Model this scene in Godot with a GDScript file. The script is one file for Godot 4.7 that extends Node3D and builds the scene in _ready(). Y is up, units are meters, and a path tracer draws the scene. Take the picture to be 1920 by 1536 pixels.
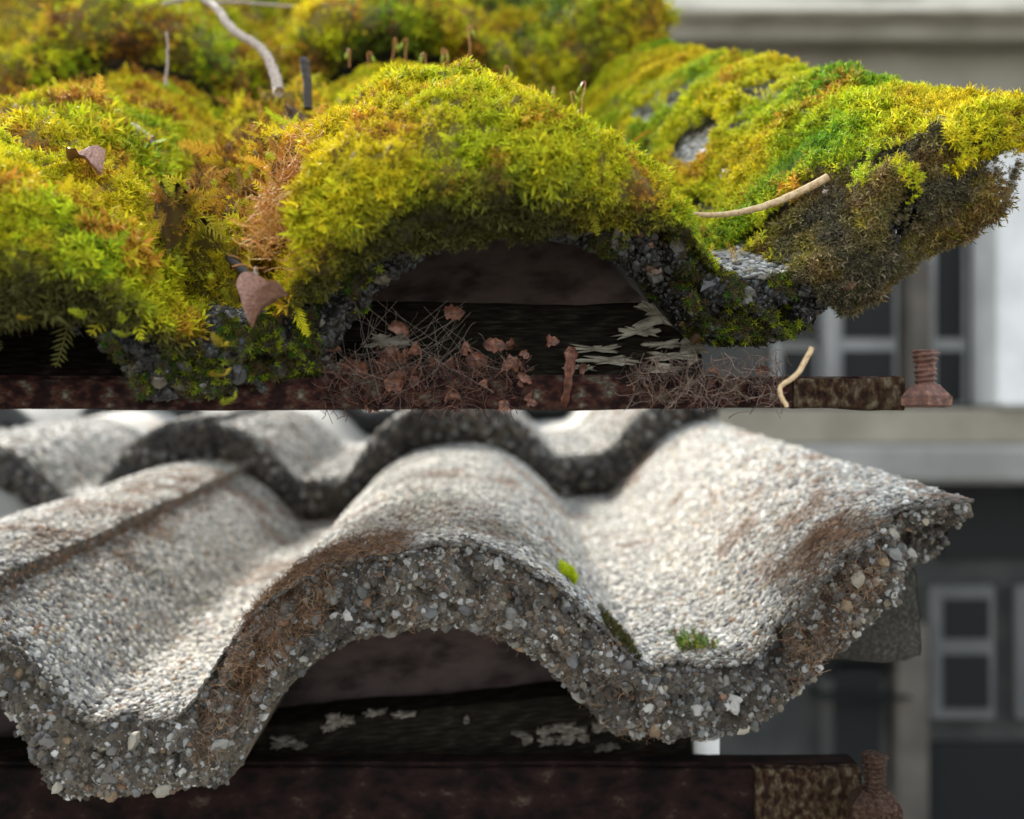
extends Node3D
# Two tiled eaves one above the other: a mossy canopy edge in front, a cleaned concrete-tile roof a little lower and behind it, a house wall beyond.

const F := 1785.0                     # focal length in photograph pixels (1920 wide)
const CAM := Vector3(0, 3.0, 0)
const DU := 0.24                      # metres from the lens to the front edge of the mossy eave
const DL := 0.30                      # the same for the clean eave
const SU := DU * 0.59                 # one wave of the upper tiles, metres
const SL := DL * 0.5826               # one wave of the lower tiles, metres

var used := {}
var rng := RandomNumberGenerator.new()
var na := FastNoiseLite.new()
var nb := FastNoiseLite.new()
var nc := FastNoiseLite.new()
var M := {}

# ---------------------------------------------------------------- helpers
func hit(t: Transform3D, px: float, py: float, z: float) -> Vector3:
	# where the line of sight through a photograph pixel meets the plane z of a local frame
	var inv := t.affine_inverse()
	var o := inv * CAM
	var d := inv.basis * Vector3((px - 960.0) / F, (768.0 - py) / F, -1.0)
	return o + d * ((z - o.z) / d.z)

func pt(px: float, py: float, d: float) -> Vector3:
	return CAM + Vector3((px - 960.0) / F * d, (768.0 - py) / F * d, -d)

func eave(px: float, py: float, d: float, vx: float, vy: float, tilt: float) -> Transform3D:
	var v := Vector3((vx - 960.0) / F, (768.0 - vy) / F, -1.0).normalized()
	var u0 := Vector3(1, tilt, 0)
	var u := (u0 - v * u0.dot(v)).normalized()
	return Transform3D(Basis(u, u.cross(v), -v), pt(px, py, d))

func numbered(called: String) -> String:
	if not used.has(called):
		used[called] = 0
		return called
	used[called] += 1
	return "%s_%03d" % [called, used[called]]

func tag(o: Node3D, label: String, category: String, group := "", kind := "") -> Node3D:
	if label: o.set_meta("label", label)
	if category: o.set_meta("category", category)
	if group: o.set_meta("group", group)
	if kind: o.set_meta("kind", kind)
	return o

func thing(called: String, label: String, category: String, t := Transform3D(), group := "") -> Node3D:
	var o := Node3D.new()
	o.name = numbered(called)
	o.transform = t
	add_child(o)
	tag(o, label, category, group)
	return o

func put(called: String, m: Mesh, mat: Material, parent: Node, t := Transform3D()) -> MeshInstance3D:
	var o := MeshInstance3D.new()
	o.name = numbered(called) if parent == self else called
	o.mesh = m
	o.material_override = mat
	o.transform = t
	parent.add_child(o, true)
	return o

func many(called: String, m: Mesh, mat: Material, where: Array, tint: PackedColorArray, parent: Node) -> MultiMeshInstance3D:
	var mm := MultiMesh.new()
	mm.transform_format = MultiMesh.TRANSFORM_3D
	mm.use_colors = true
	mm.mesh = m
	mm.instance_count = where.size()
	for i in where.size():
		mm.set_instance_transform(i, where[i])
		mm.set_instance_color(i, tint[i])
	var o := MultiMeshInstance3D.new()
	o.name = called
	o.multimesh = mm
	o.material_override = mat
	o.set_meta("kind", "stuff")
	parent.add_child(o, true)
	return o

func built(v: PackedVector3Array, idx: PackedInt32Array, col := PackedColorArray(), flat := false) -> ArrayMesh:
	if flat:
		var v2 := PackedVector3Array()
		var c2 := PackedColorArray()
		for k in idx:
			v2.append(v[k])
			if col.size(): c2.append(col[k])
		v = v2
		col = c2
		idx = PackedInt32Array(range(v.size()))
	var nrm := PackedVector3Array()
	nrm.resize(v.size())
	for k in range(0, idx.size(), 3):
		var a := v[idx[k]]
		var n := (v[idx[k + 2]] - a).cross(v[idx[k + 1]] - a)
		nrm[idx[k]] += n
		nrm[idx[k + 1]] += n
		nrm[idx[k + 2]] += n
	for k in nrm.size():
		nrm[k] = nrm[k].normalized() if nrm[k].length_squared() > 1e-30 else Vector3.UP
	var arr := []
	arr.resize(Mesh.ARRAY_MAX)
	arr[Mesh.ARRAY_VERTEX] = v
	arr[Mesh.ARRAY_NORMAL] = nrm
	arr[Mesh.ARRAY_INDEX] = idx
	if col.size(): arr[Mesh.ARRAY_COLOR] = col
	var m := ArrayMesh.new()
	m.add_surface_from_arrays(Mesh.PRIMITIVE_TRIANGLES, arr)
	return m

func grid_index(nu: int, nv: int, flip := false) -> PackedInt32Array:
	var idx := PackedInt32Array()
	for i in nu - 1:
		for j in nv - 1:
			var a := i * nv + j
			var b := a + nv
			if flip: idx.append_array([a, b, a + 1, a + 1, b, b + 1])
			else: idx.append_array([a, a + 1, b, a + 1, b + 1, b])
	return idx

func scatter(v: PackedVector3Array, idx: PackedInt32Array, count: int) -> Array:
	# points spread evenly over a surface: [place, normal, first corner's number]
	var sum := PackedFloat64Array()
	var total := 0.0
	for k in range(0, idx.size(), 3):
		total += (v[idx[k + 1]] - v[idx[k]]).cross(v[idx[k + 2]] - v[idx[k]]).length()
		sum.append(total)
	var out := []
	for n in count:
		var k := mini(sum.bsearch(rng.randf() * total), sum.size() - 1) * 3
		var a := v[idx[k]]
		var e := v[idx[k + 1]] - a
		var f := v[idx[k + 2]] - a
		var p := rng.randf()
		var q := rng.randf()
		if p + q > 1.0:
			p = 1.0 - p
			q = 1.0 - q
		out.append([a + e * p + f * q, f.cross(e).normalized(), idx[k]])
	return out

func tube(path: PackedVector3Array, radii: PackedFloat32Array, sides := 7, rough := 0.0) -> ArrayMesh:
	var v := PackedVector3Array()
	var n := path.size()
	var side := Vector3(0.31, 0.87, 0.38)
	for i in n:
		var d := (path[mini(i + 1, n - 1)] - path[maxi(i - 1, 0)]).normalized()
		side = (side - d * side.dot(d)).normalized()
		var w := d.cross(side)
		for k in sides + 1:
			var a := TAU * (k % sides) / sides
			var r := radii[i] * (1.0 + rough * na.get_noise_3d(path[i].x * 900.0 + cos(a) * 9.0, path[i].y * 900.0 + sin(a) * 9.0, path[i].z * 900.0))
			v.append(path[i] + (side * cos(a) + w * sin(a)) * r)
	var idx := grid_index(n, sides + 1, true)
	for e in [0, n - 1]:
		v.append(path[e])
		for k in sides:
			var a: int = e * (sides + 1) + k
			if e == 0: idx.append_array([v.size() - 1, a + 1, a])
			else: idx.append_array([v.size() - 1, a, a + 1])
	return built(v, idx)

func curve_path(knots: Array, steps: int, wobble := 0.0) -> PackedVector3Array:
	var out := PackedVector3Array()
	for i in knots.size() - 1:
		var p0: Vector3 = knots[maxi(i - 1, 0)]
		var p1: Vector3 = knots[i]
		var p2: Vector3 = knots[i + 1]
		var p3: Vector3 = knots[mini(i + 2, knots.size() - 1)]
		for k in steps + (1 if i == knots.size() - 2 else 0):
			var q := p1.cubic_interpolate(p2, p0, p3, float(k) / steps)
			out.append(q + Vector3(rng.randf_range(-1, 1), rng.randf_range(-1, 1), rng.randf_range(-1, 1)) * wobble)
	return out

func taper(n: int, a: float, b: float) -> PackedFloat32Array:
	var out := PackedFloat32Array()
	for i in n: out.append(lerpf(a, b, float(i) / maxi(n - 1, 1)))
	return out

func box(st: SurfaceTool, lo: Vector3, hi: Vector3, bevel := 0.0) -> void:
	# a box with chamfered upright and lying edges
	var c := (lo + hi) * 0.5
	var h := (hi - lo) * 0.5
	var b := minf(bevel, minf(h.x, minf(h.y, h.z)) * 0.9)
	var q := func(f: Array):
		var n: Vector3 = (f[2] - f[0]).cross(f[1] - f[0])
		var order := [0, 1, 2, 0, 2, 3] if n.dot((f[0] + f[2]) * 0.5) > 0 else [0, 2, 1, 0, 3, 2]
		n = n.normalized() * (1.0 if n.dot((f[0] + f[2]) * 0.5) > 0 else -1.0)
		for k in order:
			st.set_normal(n)
			st.add_vertex(c + f[k])
	for ax in 3:
		var x := ax
		var y := (ax + 1) % 3
		var z := (ax + 2) % 3
		for s in [-1.0, 1.0]:
			var f := []
			for e in [[-1, -1], [1, -1], [1, 1], [-1, 1]]:
				var p := Vector3.ZERO
				p[x] = s * h[x]
				p[y] = e[0] * (h[y] - b)
				p[z] = e[1] * (h[z] - b)
				f.append(p)
			q.call(f)
			if b > 0.0:
				for s2 in [-1.0, 1.0]:
					var g := []
					for e in [[0, -1], [1, -1], [1, 1], [0, 1]]:
						var p := Vector3.ZERO
						p[x] = s * (h[x] if e[0] == 0 else h[x] - b)
						p[y] = s2 * (h[y] - b if e[0] == 0 else h[y])
						p[z] = e[1] * (h[z] - b)
						g.append(p)
					q.call(g)

func box_mesh(lo: Vector3, hi: Vector3, bevel := 0.0) -> ArrayMesh:
	var st := SurfaceTool.new()
	st.begin(Mesh.PRIMITIVE_TRIANGLES)
	box(st, lo, hi, bevel)
	return st.commit()

func rough_slab(lo: Vector3, hi: Vector3, nx: int, amp: float, freq: float) -> ArrayMesh:
	# a long board or bar with worn, uneven faces and softened edges, running along x
	var hy := (hi.y - lo.y) * 0.5
	var hz := (hi.z - lo.z) * 0.5
	var c := (lo + hi) * 0.5
	var ring := []
	var r := minf(hy, hz) * 0.18
	for q in 4:
		var sy := 1.0 if q == 0 or q == 3 else -1.0
		var sz := 1.0 if q < 2 else -1.0
		for k in 3:
			var a: float = [PI / 2, 0.0, -PI / 2, -PI][q] - k * PI / 4
			ring.append(Vector2(sz * (hz - r) + r * cos(a), sy * (hy - r) + r * sin(a)))
		var nq := (q + 1) % 4
		var to := Vector2((1.0 if nq < 2 else -1.0) * (hz - r), (1.0 if nq == 0 or nq == 3 else -1.0) * (hy - r))
		var here: Vector2 = ring[ring.size() - 1]
		var a2: float = [PI / 2, 0.0, -PI / 2, -PI][nq]
		to += Vector2(cos(a2), sin(a2)) * r
		for k in range(1, 10): ring.append(here.lerp(to, k / 10.0))
	var n := ring.size()
	var v := PackedVector3Array()
	for i in nx + 1:
		var x := lerpf(lo.x, hi.x, float(i) / nx)
		for k in n + 1:
			var w: Vector2 = ring[k % n]
			var p := Vector3(x, c.y + w.y, c.z + w.x)
			var e := na.get_noise_3d(p.x * freq, p.y * freq * 2.0, p.z * freq) * amp
			var m := Vector2(w.x / hz, w.y / hy)
			v.append(p + Vector3(0, m.y * e, m.x * e))
	var idx := grid_index(nx + 1, n + 1, false)
	for e in [0, nx]:
		v.append(Vector3(lo.x if e == 0 else hi.x, c.y, c.z))
		for k in n:
			var a: int = e * (n + 1) + k
			if e == 0: idx.append_array([v.size() - 1, a, a + 1])
			else: idx.append_array([v.size() - 1, a + 1, a])
	return built(v, idx)

func stone_mesh(seed_: int, flatness: float, fine := false) -> ArrayMesh:
	var r := RandomNumberGenerator.new()
	r.seed = seed_
	var v := PackedVector3Array()
	var idx := PackedInt32Array()
	var sides := 7 if fine else 5
	var rings := 3 if fine else 2
	var off := Vector3(r.randf() * 90, r.randf() * 90, r.randf() * 90)
	var push := func(p: Vector3):
		var k := 1.0 + 0.7 * na.get_noise_3d(p.x * 60.0 + off.x * 9.0, p.y * 60.0 + off.y * 9.0, p.z * 60.0 + off.z) + 0.3 * na.get_noise_3d(p.x * 150.0 + off.y, p.y * 150.0 + off.z, p.z * 150.0)
		v.append(Vector3(p.x * 1.25, p.y * flatness, p.z * 0.9) * k * 0.5)
	push.call(Vector3.UP)
	for i in rings:
		var la := PI * (i + 1.0) / (rings + 1.0)
		for k in sides:
			var a := TAU * (k + 0.5 * (i % 2)) / sides + r.randf_range(-0.25, 0.25)
			push.call(Vector3(sin(la) * cos(a), cos(la), sin(la) * sin(a)))
	push.call(Vector3.DOWN)
	for k in sides:
		var k2 := (k + 1) % sides
		idx.append_array([0, 1 + k, 1 + k2])
		for i in rings - 1:
			var a := 1 + i * sides
			idx.append_array([a + k, a + sides + k, a + k2, a + k2, a + sides + k, a + sides + k2])
		var l := 1 + (rings - 1) * sides
		idx.append_array([l + k, v.size() - 1, l + k2])
	return built(v, idx, PackedColorArray(), true)

func leaflet(v: PackedVector3Array, idx: PackedInt32Array, base: Vector3, dir: Vector3, up: Vector3, length: float, width: float, droop: float) -> void:
	var side := dir.cross(up).normalized() * width
	var n := v.size()
	var mid := base + dir * length * 0.45 + up * length * 0.12
	var tip := base + dir * length - up * length * droop
	v.append_array([base - side * 0.4, base + side * 0.4, mid - side, mid + side, tip])
	idx.append_array([n, n + 2, n + 1, n + 1, n + 2, n + 3, n + 2, n + 4, n + 3])

func cushion_shoot(seed_: int, leaves: int, spread: float) -> ArrayMesh:
	# one upright moss shoot, a unit tall: a stem set round with narrow pointed leaves
	var r := RandomNumberGenerator.new()
	r.seed = seed_
	var v := PackedVector3Array()
	var idx := PackedInt32Array()
	for k in leaves:
		var t := float(k) / leaves
		var a := k * 2.4 + r.randf() * 0.4
		var out := Vector3(cos(a), 0, sin(a))
		var rise := lerpf(0.25, 1.5, t * t) + r.randf_range(-0.15, 0.2)
		var dir := (out * spread + Vector3.UP * rise).normalized()
		leaflet(v, idx, Vector3.UP * (0.1 + 0.62 * t), dir, Vector3.UP.slerp(-out, 0.35), r.randf_range(0.34, 0.5), 0.045, r.randf_range(-0.05, 0.22))
	return built(v, idx)

func frond(seed_: int, pairs: int, bend: float) -> ArrayMesh:
	# one feathery creeping shoot, a unit long: a curved stem with two ranks of small leaves
	var r := RandomNumberGenerator.new()
	r.seed = seed_
	var v := PackedVector3Array()
	var idx := PackedInt32Array()
	var p := Vector3.ZERO
	var d := Vector3(0, 0.75, 0.65).normalized()
	for k in pairs:
		var t := float(k) / pairs
		d = d.rotated(Vector3.RIGHT, bend / pairs).normalized()
		var q := p + d * (1.0 / pairs)
		var w := 0.018 * (1.0 - t * 0.6)
		var n := v.size()
		v.append_array([p + Vector3(w, 0, 0), p - Vector3(w, 0, 0), q + Vector3(w, 0, 0), q - Vector3(w, 0, 0)])
		idx.append_array([n, n + 2, n + 1, n + 1, n + 2, n + 3])
		var l := 0.17 * sin(PI * clampf(0.18 + t * 0.8, 0, 1)) + 0.05
		var up := d.cross(Vector3.RIGHT).normalized()
		for s in [-1.0, 1.0]:
			var dir: Vector3 = (Vector3.RIGHT * s * r.randf_range(0.75, 1.0) + d * r.randf_range(0.5, 0.8) + up * r.randf_range(-0.25, 0.25)).normalized()
			leaflet(v, idx, p, dir, up, l * r.randf_range(0.6, 1.2), 0.017, r.randf_range(-0.1, 0.3))
		p = q
	return built(v, idx)

func fibre(seed_: int, steps := 6) -> ArrayMesh:
	# one dead rootlet, a unit long and curled
	var r := RandomNumberGenerator.new()
	r.seed = seed_
	var path := PackedVector3Array()
	var p := Vector3(-0.5, 0, 0)
	var d := Vector3.RIGHT
	for k in steps:
		path.append(p)
		d = (d + Vector3(r.randf_range(-0.3, 0.3), r.randf_range(-0.6, 0.6), r.randf_range(-0.6, 0.6))).normalized()
		p += d / steps
	return tube(path, taper(steps, 0.014, 0.007), 3)

func upright(n: Vector3, spin: float) -> Basis:
	var x := n.cross(Vector3(0.13, 0.4, 0.91)).normalized()
	return Basis(x, n, x.cross(n)) * Basis(Vector3.UP, spin)

func paint(c: Color, rough := 0.8) -> StandardMaterial3D:
	var m := StandardMaterial3D.new()
	m.albedo_color = c.linear_to_srgb()
	m.roughness = rough
	return m

func tinted(rough := 0.75, back := 0.0) -> StandardMaterial3D:
	var m := StandardMaterial3D.new()
	m.vertex_color_use_as_albedo = true
	m.roughness = rough
	if back > 0.0:
		m.backlight_enabled = true
		m.backlight = Color(back, back, back)
	return m

func speckled(stops: Array, freq: float, per_metre: Vector3, rough := 0.85, relief := 0.0, kind := FastNoiseLite.TYPE_SIMPLEX_SMOOTH) -> StandardMaterial3D:
	# a worn surface: colours picked along a ramp by layered noise; stops are [offset, linear colour]
	var n := FastNoiseLite.new()
	n.seed = int(freq * 1000.0) + stops.size()
	n.noise_type = kind
	n.frequency = freq
	n.fractal_octaves = 6
	n.fractal_gain = 0.6
	var im := n.get_seamless_image(512, 512)
	var g := Gradient.new()
	g.offsets = PackedFloat32Array(stops.map(func(s): return s[0]))
	g.colors = PackedColorArray(stops.map(func(s): return s[1].linear_to_srgb()))
	var c := Image.create(512, 512, false, Image.FORMAT_RGB8)
	for y in 512:
		for x in 512:
			c.set_pixel(x, y, g.sample(im.get_pixel(x, y).r))
	var m := StandardMaterial3D.new()
	m.albedo_texture = ImageTexture.create_from_image(c)
	m.uv1_triplanar = true
	m.uv1_scale = per_metre
	m.roughness = rough
	if relief > 0.0:
		m.heightmap_enabled = true
		m.heightmap_texture = ImageTexture.create_from_image(im)
		m.heightmap_scale = relief
	return m

func mix3(a: Color, b: Color, t: float) -> Color:
	return a.lerp(b, clampf(t, 0.0, 1.0))

# ---------------------------------------------------------------- the tile
class TileShape:
	# lengths in waves: u across, v up the slope, f through the thickness (0 top edge, 1 bottom edge of the front face)
	var centres := [-3.0, -2.0, -1.0, 0.0, 0.98]
	# reach and steepness of each roll's two flanks
	var left := [Vector2(.43, 2.6), Vector2(.43, 2.6), Vector2(.43, 2.6), Vector2(.43, 2.8), Vector2(.37, 1.7)]
	var right := [Vector2(.43, 2.6), Vector2(.43, 2.6), Vector2(.37, 2.4), Vector2(.395, 2.5), Vector2(.5, 3.0)]
	var thick := 0.148
	var edge := 0.04
	var rough := 1.0
	var chipped := true
	var lift := 0.0
	var na: FastNoiseLite
	var off := Vector3.ZERO
	func wave(u: float, inset: float) -> float:
		var b := 0
		for k in centres.size():
			if absf(u - centres[k]) < absf(u - centres[b]): b = k
		var d: float = u - centres[b]
		var f: Vector2 = left[b] if d < 0.0 else right[b]
		var q := pow(absf(d) / (f.x - inset), f.y)
		var k := clampf(0.5 + 0.5 * (1.0 - q) / 0.22, 0.0, 1.0)
		return -0.258 * (lerpf(1.0, q, k) - 0.11 * k * (1.0 - k) * 2.0)
	func top(u: float) -> float:
		return wave(u, 0.0) + lift
	func under(u: float) -> float:
		return wave(u, 0.06) - thick
	func chip(u: float, f: float) -> float:
		if not chipped: return 0.0
		var c := smoothstep(0.84, 1.04, u) * (0.02 + 0.16 * smoothstep(0.05, 0.7, f))
		c += 0.06 * smoothstep(0.05, 0.5, na.get_noise_3d(u * 300.0, f * 60.0, 7.0)) + 0.03 * smoothstep(0.0, 0.4, na.get_noise_3d(u * 1100.0, f * 200.0, 17.0))
		return c
	func at(u: float, v: float, f: float) -> Vector3:
		var hi := top(u)
		var lo := under(u)
		var face := 0.0
		var y := hi
		var w := v
		if f > 0.0 and f < 1.0:
			face = 1.0 - pow(absf(2.0 * f - 1.0), 4.0)
			y = lerpf(hi, lo, f)
			w = edge * pow(absf(2.0 * f - 1.0), 3.0)
		elif f >= 1.0:
			y = lo
		w += chip(u, f) * maxf(0.0, 1.0 - w / 0.4)
		var a := na.get_noise_3d(u * 500.0 + off.x, y * 500.0 + off.y, w * 500.0 + off.z)
		var b := na.get_noise_3d(u * 1900.0 + off.z, y * 1900.0 + off.x, w * 1900.0)
		var c := na.get_noise_3d(u * 120.0 + off.y, y * 120.0, w * 120.0 + off.x)
		y += rough * (0.005 * a * (1.0 + face) + 0.006 * c)
		w -= rough * face * (0.036 * a + 0.034 * b + 0.02 * c + 0.03 * absf(b))
		return Vector3(u, y, -w)
	func normal(u: float, v: float) -> Vector3:
		var e := 0.012
		return Vector3(e * 2.0, top(u + e) - top(u - e), 0).cross(Vector3(0, 0, -1)).normalized()

func tile_grid(s: TileShape, u0: float, u1: float, length: float, nu: int, nt: int, nf: int, size: float, paint_fn: Callable) -> Dictionary:
	var v := PackedVector3Array()
	var col := PackedColorArray()
	var np := nt * 2 + nf
	for i in nu:
		var u := lerpf(u0, u1, float(i) / (nu - 1))
		for j in np:
			var f := 0.0
			var w := 0.0
			if j < nt: w = lerpf(s.edge, length, pow(1.0 - float(j) / (nt - 1), 1.7))
			elif j < nt + nf: f = (j - nt + 1.0) / (nf + 1.0)
			else:
				f = 1.0
				w = lerpf(s.edge, length, pow(float(j - nt - nf) / (nt - 1), 1.7))
			var p := s.at(u, w, f)
			v.append(p * size)
			col.append(paint_fn.call(p, w, f))
	var idx := grid_index(nu, np, true)
	for i in [0, nu - 1]:
		var base := v.size()
		for j in nt:
			v.append(v[i * np + j])
			v.append(v[i * np + np - 1 - j])
			col.append(col[i * np + j] * 0.3)
			col.append(col[i * np + np - 1 - j] * 0.8)
		for j in nt - 1:
			var a := base + j * 2
			if i == 0: idx.append_array([a, a + 1, a + 2, a + 2, a + 1, a + 3])
			else: idx.append_array([a, a + 2, a + 1, a + 2, a + 3, a + 1])
	return {"v": v, "idx": idx, "col": col, "np": np}

func grit_colour(dark: float) -> Color:
	var k := rng.randf()
	var c: Color
	if k < 0.34: c = Color(.46, .455, .43)
	elif k < 0.50: c = Color(.58, .55, .48)
	elif k < 0.64: c = Color(.76, .745, .71)
	elif k < 0.82: c = Color(.27, .27, .265)
	elif k < 0.91: c = Color(.12, .12, .125)
	elif k < 0.97: c = Color(.44, .37, .27)
	else: c = Color(.34, .20, .12)
	var w := rng.randf_range(0.72, 1.08) * dark
	return Color(c.r * w, c.g * w, c.b * w)

func edge_colour() -> Color:
	# the broken face: grains mostly coated in dark grime, some washed clean
	if rng.randf() < 0.76:
		var k := rng.randf_range(0.02, 0.085)
		return Color(k * 1.22, k, k * 0.76)
	return grit_colour(0.42)

func lay_grit(s: TileShape, u0: float, u1: float, v0: float, v1: float, count: int, grain: float, size: float, dark: float, parent: Node, mat: Material) -> void:
	for part in 3:
		var where := []
		var tint := PackedColorArray()
		for n in count / 3:
			var u := rng.randf_range(u0, u1)
			var w := lerpf(v0, v1, pow(rng.randf(), 1.25))
			var nn := s.normal(u, w)
			if rng.randf() > 0.45 / maxf(nn.y, 0.3): continue
			var p := s.at(u, w, 0.0)
			var g := grain * lerpf(0.55, 1.6, pow(rng.randf(), 2.2))
			var tilt := Vector3(rng.randf_range(-.35, .35), 0, rng.randf_range(-.35, .35))
			var b := upright((nn + tilt).normalized(), rng.randf() * TAU).scaled(Vector3.ONE * g * size)
			where.append(Transform3D(b, (p + nn * g * 0.12) * size))
			var c := grit_colour(dark)
			var st := na.get_noise_3d(p.x * 210.0 + 50.0, p.y * 210.0, p.z * 210.0) + 0.5 * na.get_noise_3d(p.x * 800.0, 9.0, p.z * 800.0)
			c = mix3(c, Color(.19, .10, .05) * rng.randf_range(0.6, 1.4), smoothstep(0.26, 0.55, st) * 0.7)
			c = mix3(c, Color(c.r * 0.55, c.g * 0.56, c.b * 0.52), smoothstep(0.15, 0.5, na.get_noise_3d(p.x * 120.0, 60.0, p.z * 120.0)))
			var dirt := 0.0
			if s.lift > 0.0: dirt = smoothstep(0.22, 0.05, absf(u + 0.93)) * smoothstep(0.2, 0.6, w)
			elif u > 0.6: dirt = smoothstep(0.62, 0.8, u) * smoothstep(0.45, 0.1, w)
			elif u > -0.35 and u < 0.2: dirt = 0.6 * smoothstep(0.5, 0.1, w)
			if dirt > 0.0: c = mix3(c, Color(.15, .085, .045) * rng.randf_range(0.5, 1.5), dirt * smoothstep(-0.1, 0.35, na.get_noise_3d(p.x * 620.0, 90.0, p.z * 620.0)) * 1.1)
			if w < 0.02 + 0.11 * rng.randf() * rng.randf() * (1.0 + 1.5 * na.get_noise_3d(p.x * 500.0, 2.0, 8.0)): c = edge_colour()
			tint.append(c)
		many("surface_grit", M.grit[part], mat, where, tint, parent)

func lay_face_grit(s: TileShape, u0: float, u1: float, count: int, grain: float, size: float, dark: float, parent: Node, mat: Material) -> void:
	for part in 3:
		var where := []
		var tint := PackedColorArray()
		for n in count / 3:
			var u := rng.randf_range(u0, u1)
			var f := rng.randf_range(0.02, 0.98)
			var p := s.at(u, s.edge, f)
			var g := grain * lerpf(0.5, 2.3, pow(rng.randf(), 3.5))
			var b := upright(Vector3(rng.randf_range(-.5, .5), rng.randf_range(-.3, .6), 1).normalized(), rng.randf() * TAU).scaled(Vector3.ONE * g * size)
			where.append(Transform3D(b, (p + Vector3(0, 0, g * 0.1)) * size))
			var c := edge_colour() if f > 0.02 + 0.28 * rng.randf() * rng.randf() else grit_colour(0.55)
			var w := dark * (1.25 if na.get_noise_3d(p.x * 300.0, p.y * 300.0, 3.0) > 0.0 else 0.7)
			tint.append(Color(c.r * w, c.g * w, c.b * w))
		many("broken_edge_grit", M.grit[part], mat, where, tint, parent)

func lay_stones(s: TileShape, u0: float, u1: float, count: int, lo: float, hi: float, size: float, mats: Array, parent: Node) -> void:
	for n in count:
		var u := rng.randf_range(u0, u1)
		var f := rng.randf_range(0.06, 0.96)
		var p := s.at(u, s.edge, f)
		var g := lerpf(lo, hi, pow(rng.randf(), 2.6))
		var b := upright(Vector3(rng.randf_range(-.5, .5), rng.randf_range(-.4, .7), 1).normalized(), rng.randf() * TAU).scaled(Vector3.ONE * g * size)
		put("stone", M.stone[n % 6], mats[rng.randi() % mats.size()], parent, Transform3D(b, (p + Vector3(0, 0, g * 0.16)) * size))

func scribed_board(s: TileShape, size: float, u0: float, u1: float, bottom: float, z: float) -> ArrayMesh:
	# a board cut to the underside of the tiles: bottom in metres of the local frame, z its front
	var v := PackedVector3Array()
	var n := 240
	for i in n:
		var u := lerpf(u0, u1, float(i) / (n - 1))
		var hi := maxf((s.under(u) + 0.02) * size, bottom + 0.0001)
		var e := 0.0004 * na.get_noise_2d(u * 900.0, 3.0)
		for q in [Vector2(bottom + e, z - 0.012), Vector2(bottom + e, z), Vector2(hi, z), Vector2(hi, z - 0.012)]:
			v.append(Vector3(u * size, q.x, q.y))
	return built(v, grid_index(n, 4, false))

# ---------------------------------------------------------------- moss
func cushion(s: TileShape, size: float, u0: float, u1: float, v0: float, v1: float, nu: int, nt: int, height: Callable, drop: Callable, lumps: float) -> Dictionary:
	# a moss cushion over the tile: back edge, top, and (where it reaches the eave) a lip that hangs over the front
	var nh := 16 if v0 <= 0.0 else 6
	var v := PackedVector3Array()
	var far := PackedVector3Array()
	for i in nu:
		var u := lerpf(u0, u1, float(i) / (nu - 1))
		var side := smoothstep(0.0, 0.12, (u - u0)) * smoothstep(0.0, 0.12, (u1 - u))
		for j in nt + nh:
			var w := v0
			var h := 0.0
			var p: Vector3
			var out: Vector3
			if j < nt:
				w = lerpf(v0, v1, pow(1.0 - float(j) / (nt - 1), 1.5))
				h = height.call(u, w) * side * smoothstep(0.0, 0.15, v1 - w)
				if v0 > 0.0: h *= smoothstep(0.0, 0.12, w - v0)
				p = Vector3(u, s.top(u) + h - 0.012, -w)
				out = s.normal(u, w)
			else:
				h = height.call(u, w) * side
				var t := float(j - nt + 1) / nh
				var d: float = drop.call(u) * side if v0 <= 0.0 else 0.0
				var bulge := (0.6 * h + 0.02) * side if v0 <= 0.0 else 0.0
				p = Vector3(u, s.top(u) - 0.012 + h * cos(t * PI * 0.5) - d * t, -w + bulge * sin(t * PI * 0.92))
				out = Vector3(0, cos(t * PI * 0.5), sin(t * PI * 0.6)).normalized()
			var k := side * clampf(h * 12.0, 0.0, 1.0)
			p += out * k * lumps * (na.get_noise_3d(p.x * 260.0, p.y * 260.0, p.z * 260.0) * 0.6 + na.get_noise_3d(p.x * 750.0, p.y * 750.0, p.z * 750.0) * 0.5 + na.get_noise_3d(p.x * 1900.0, p.y * 1900.0, p.z * 1900.0) * 0.4)
			v.append(p * size)
			far.append(Vector3(u, w, float(j - nt) / nh if j >= nt else 0.0))
	return {"v": v, "idx": grid_index(nu, nt + nh, true), "at": far}

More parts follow.
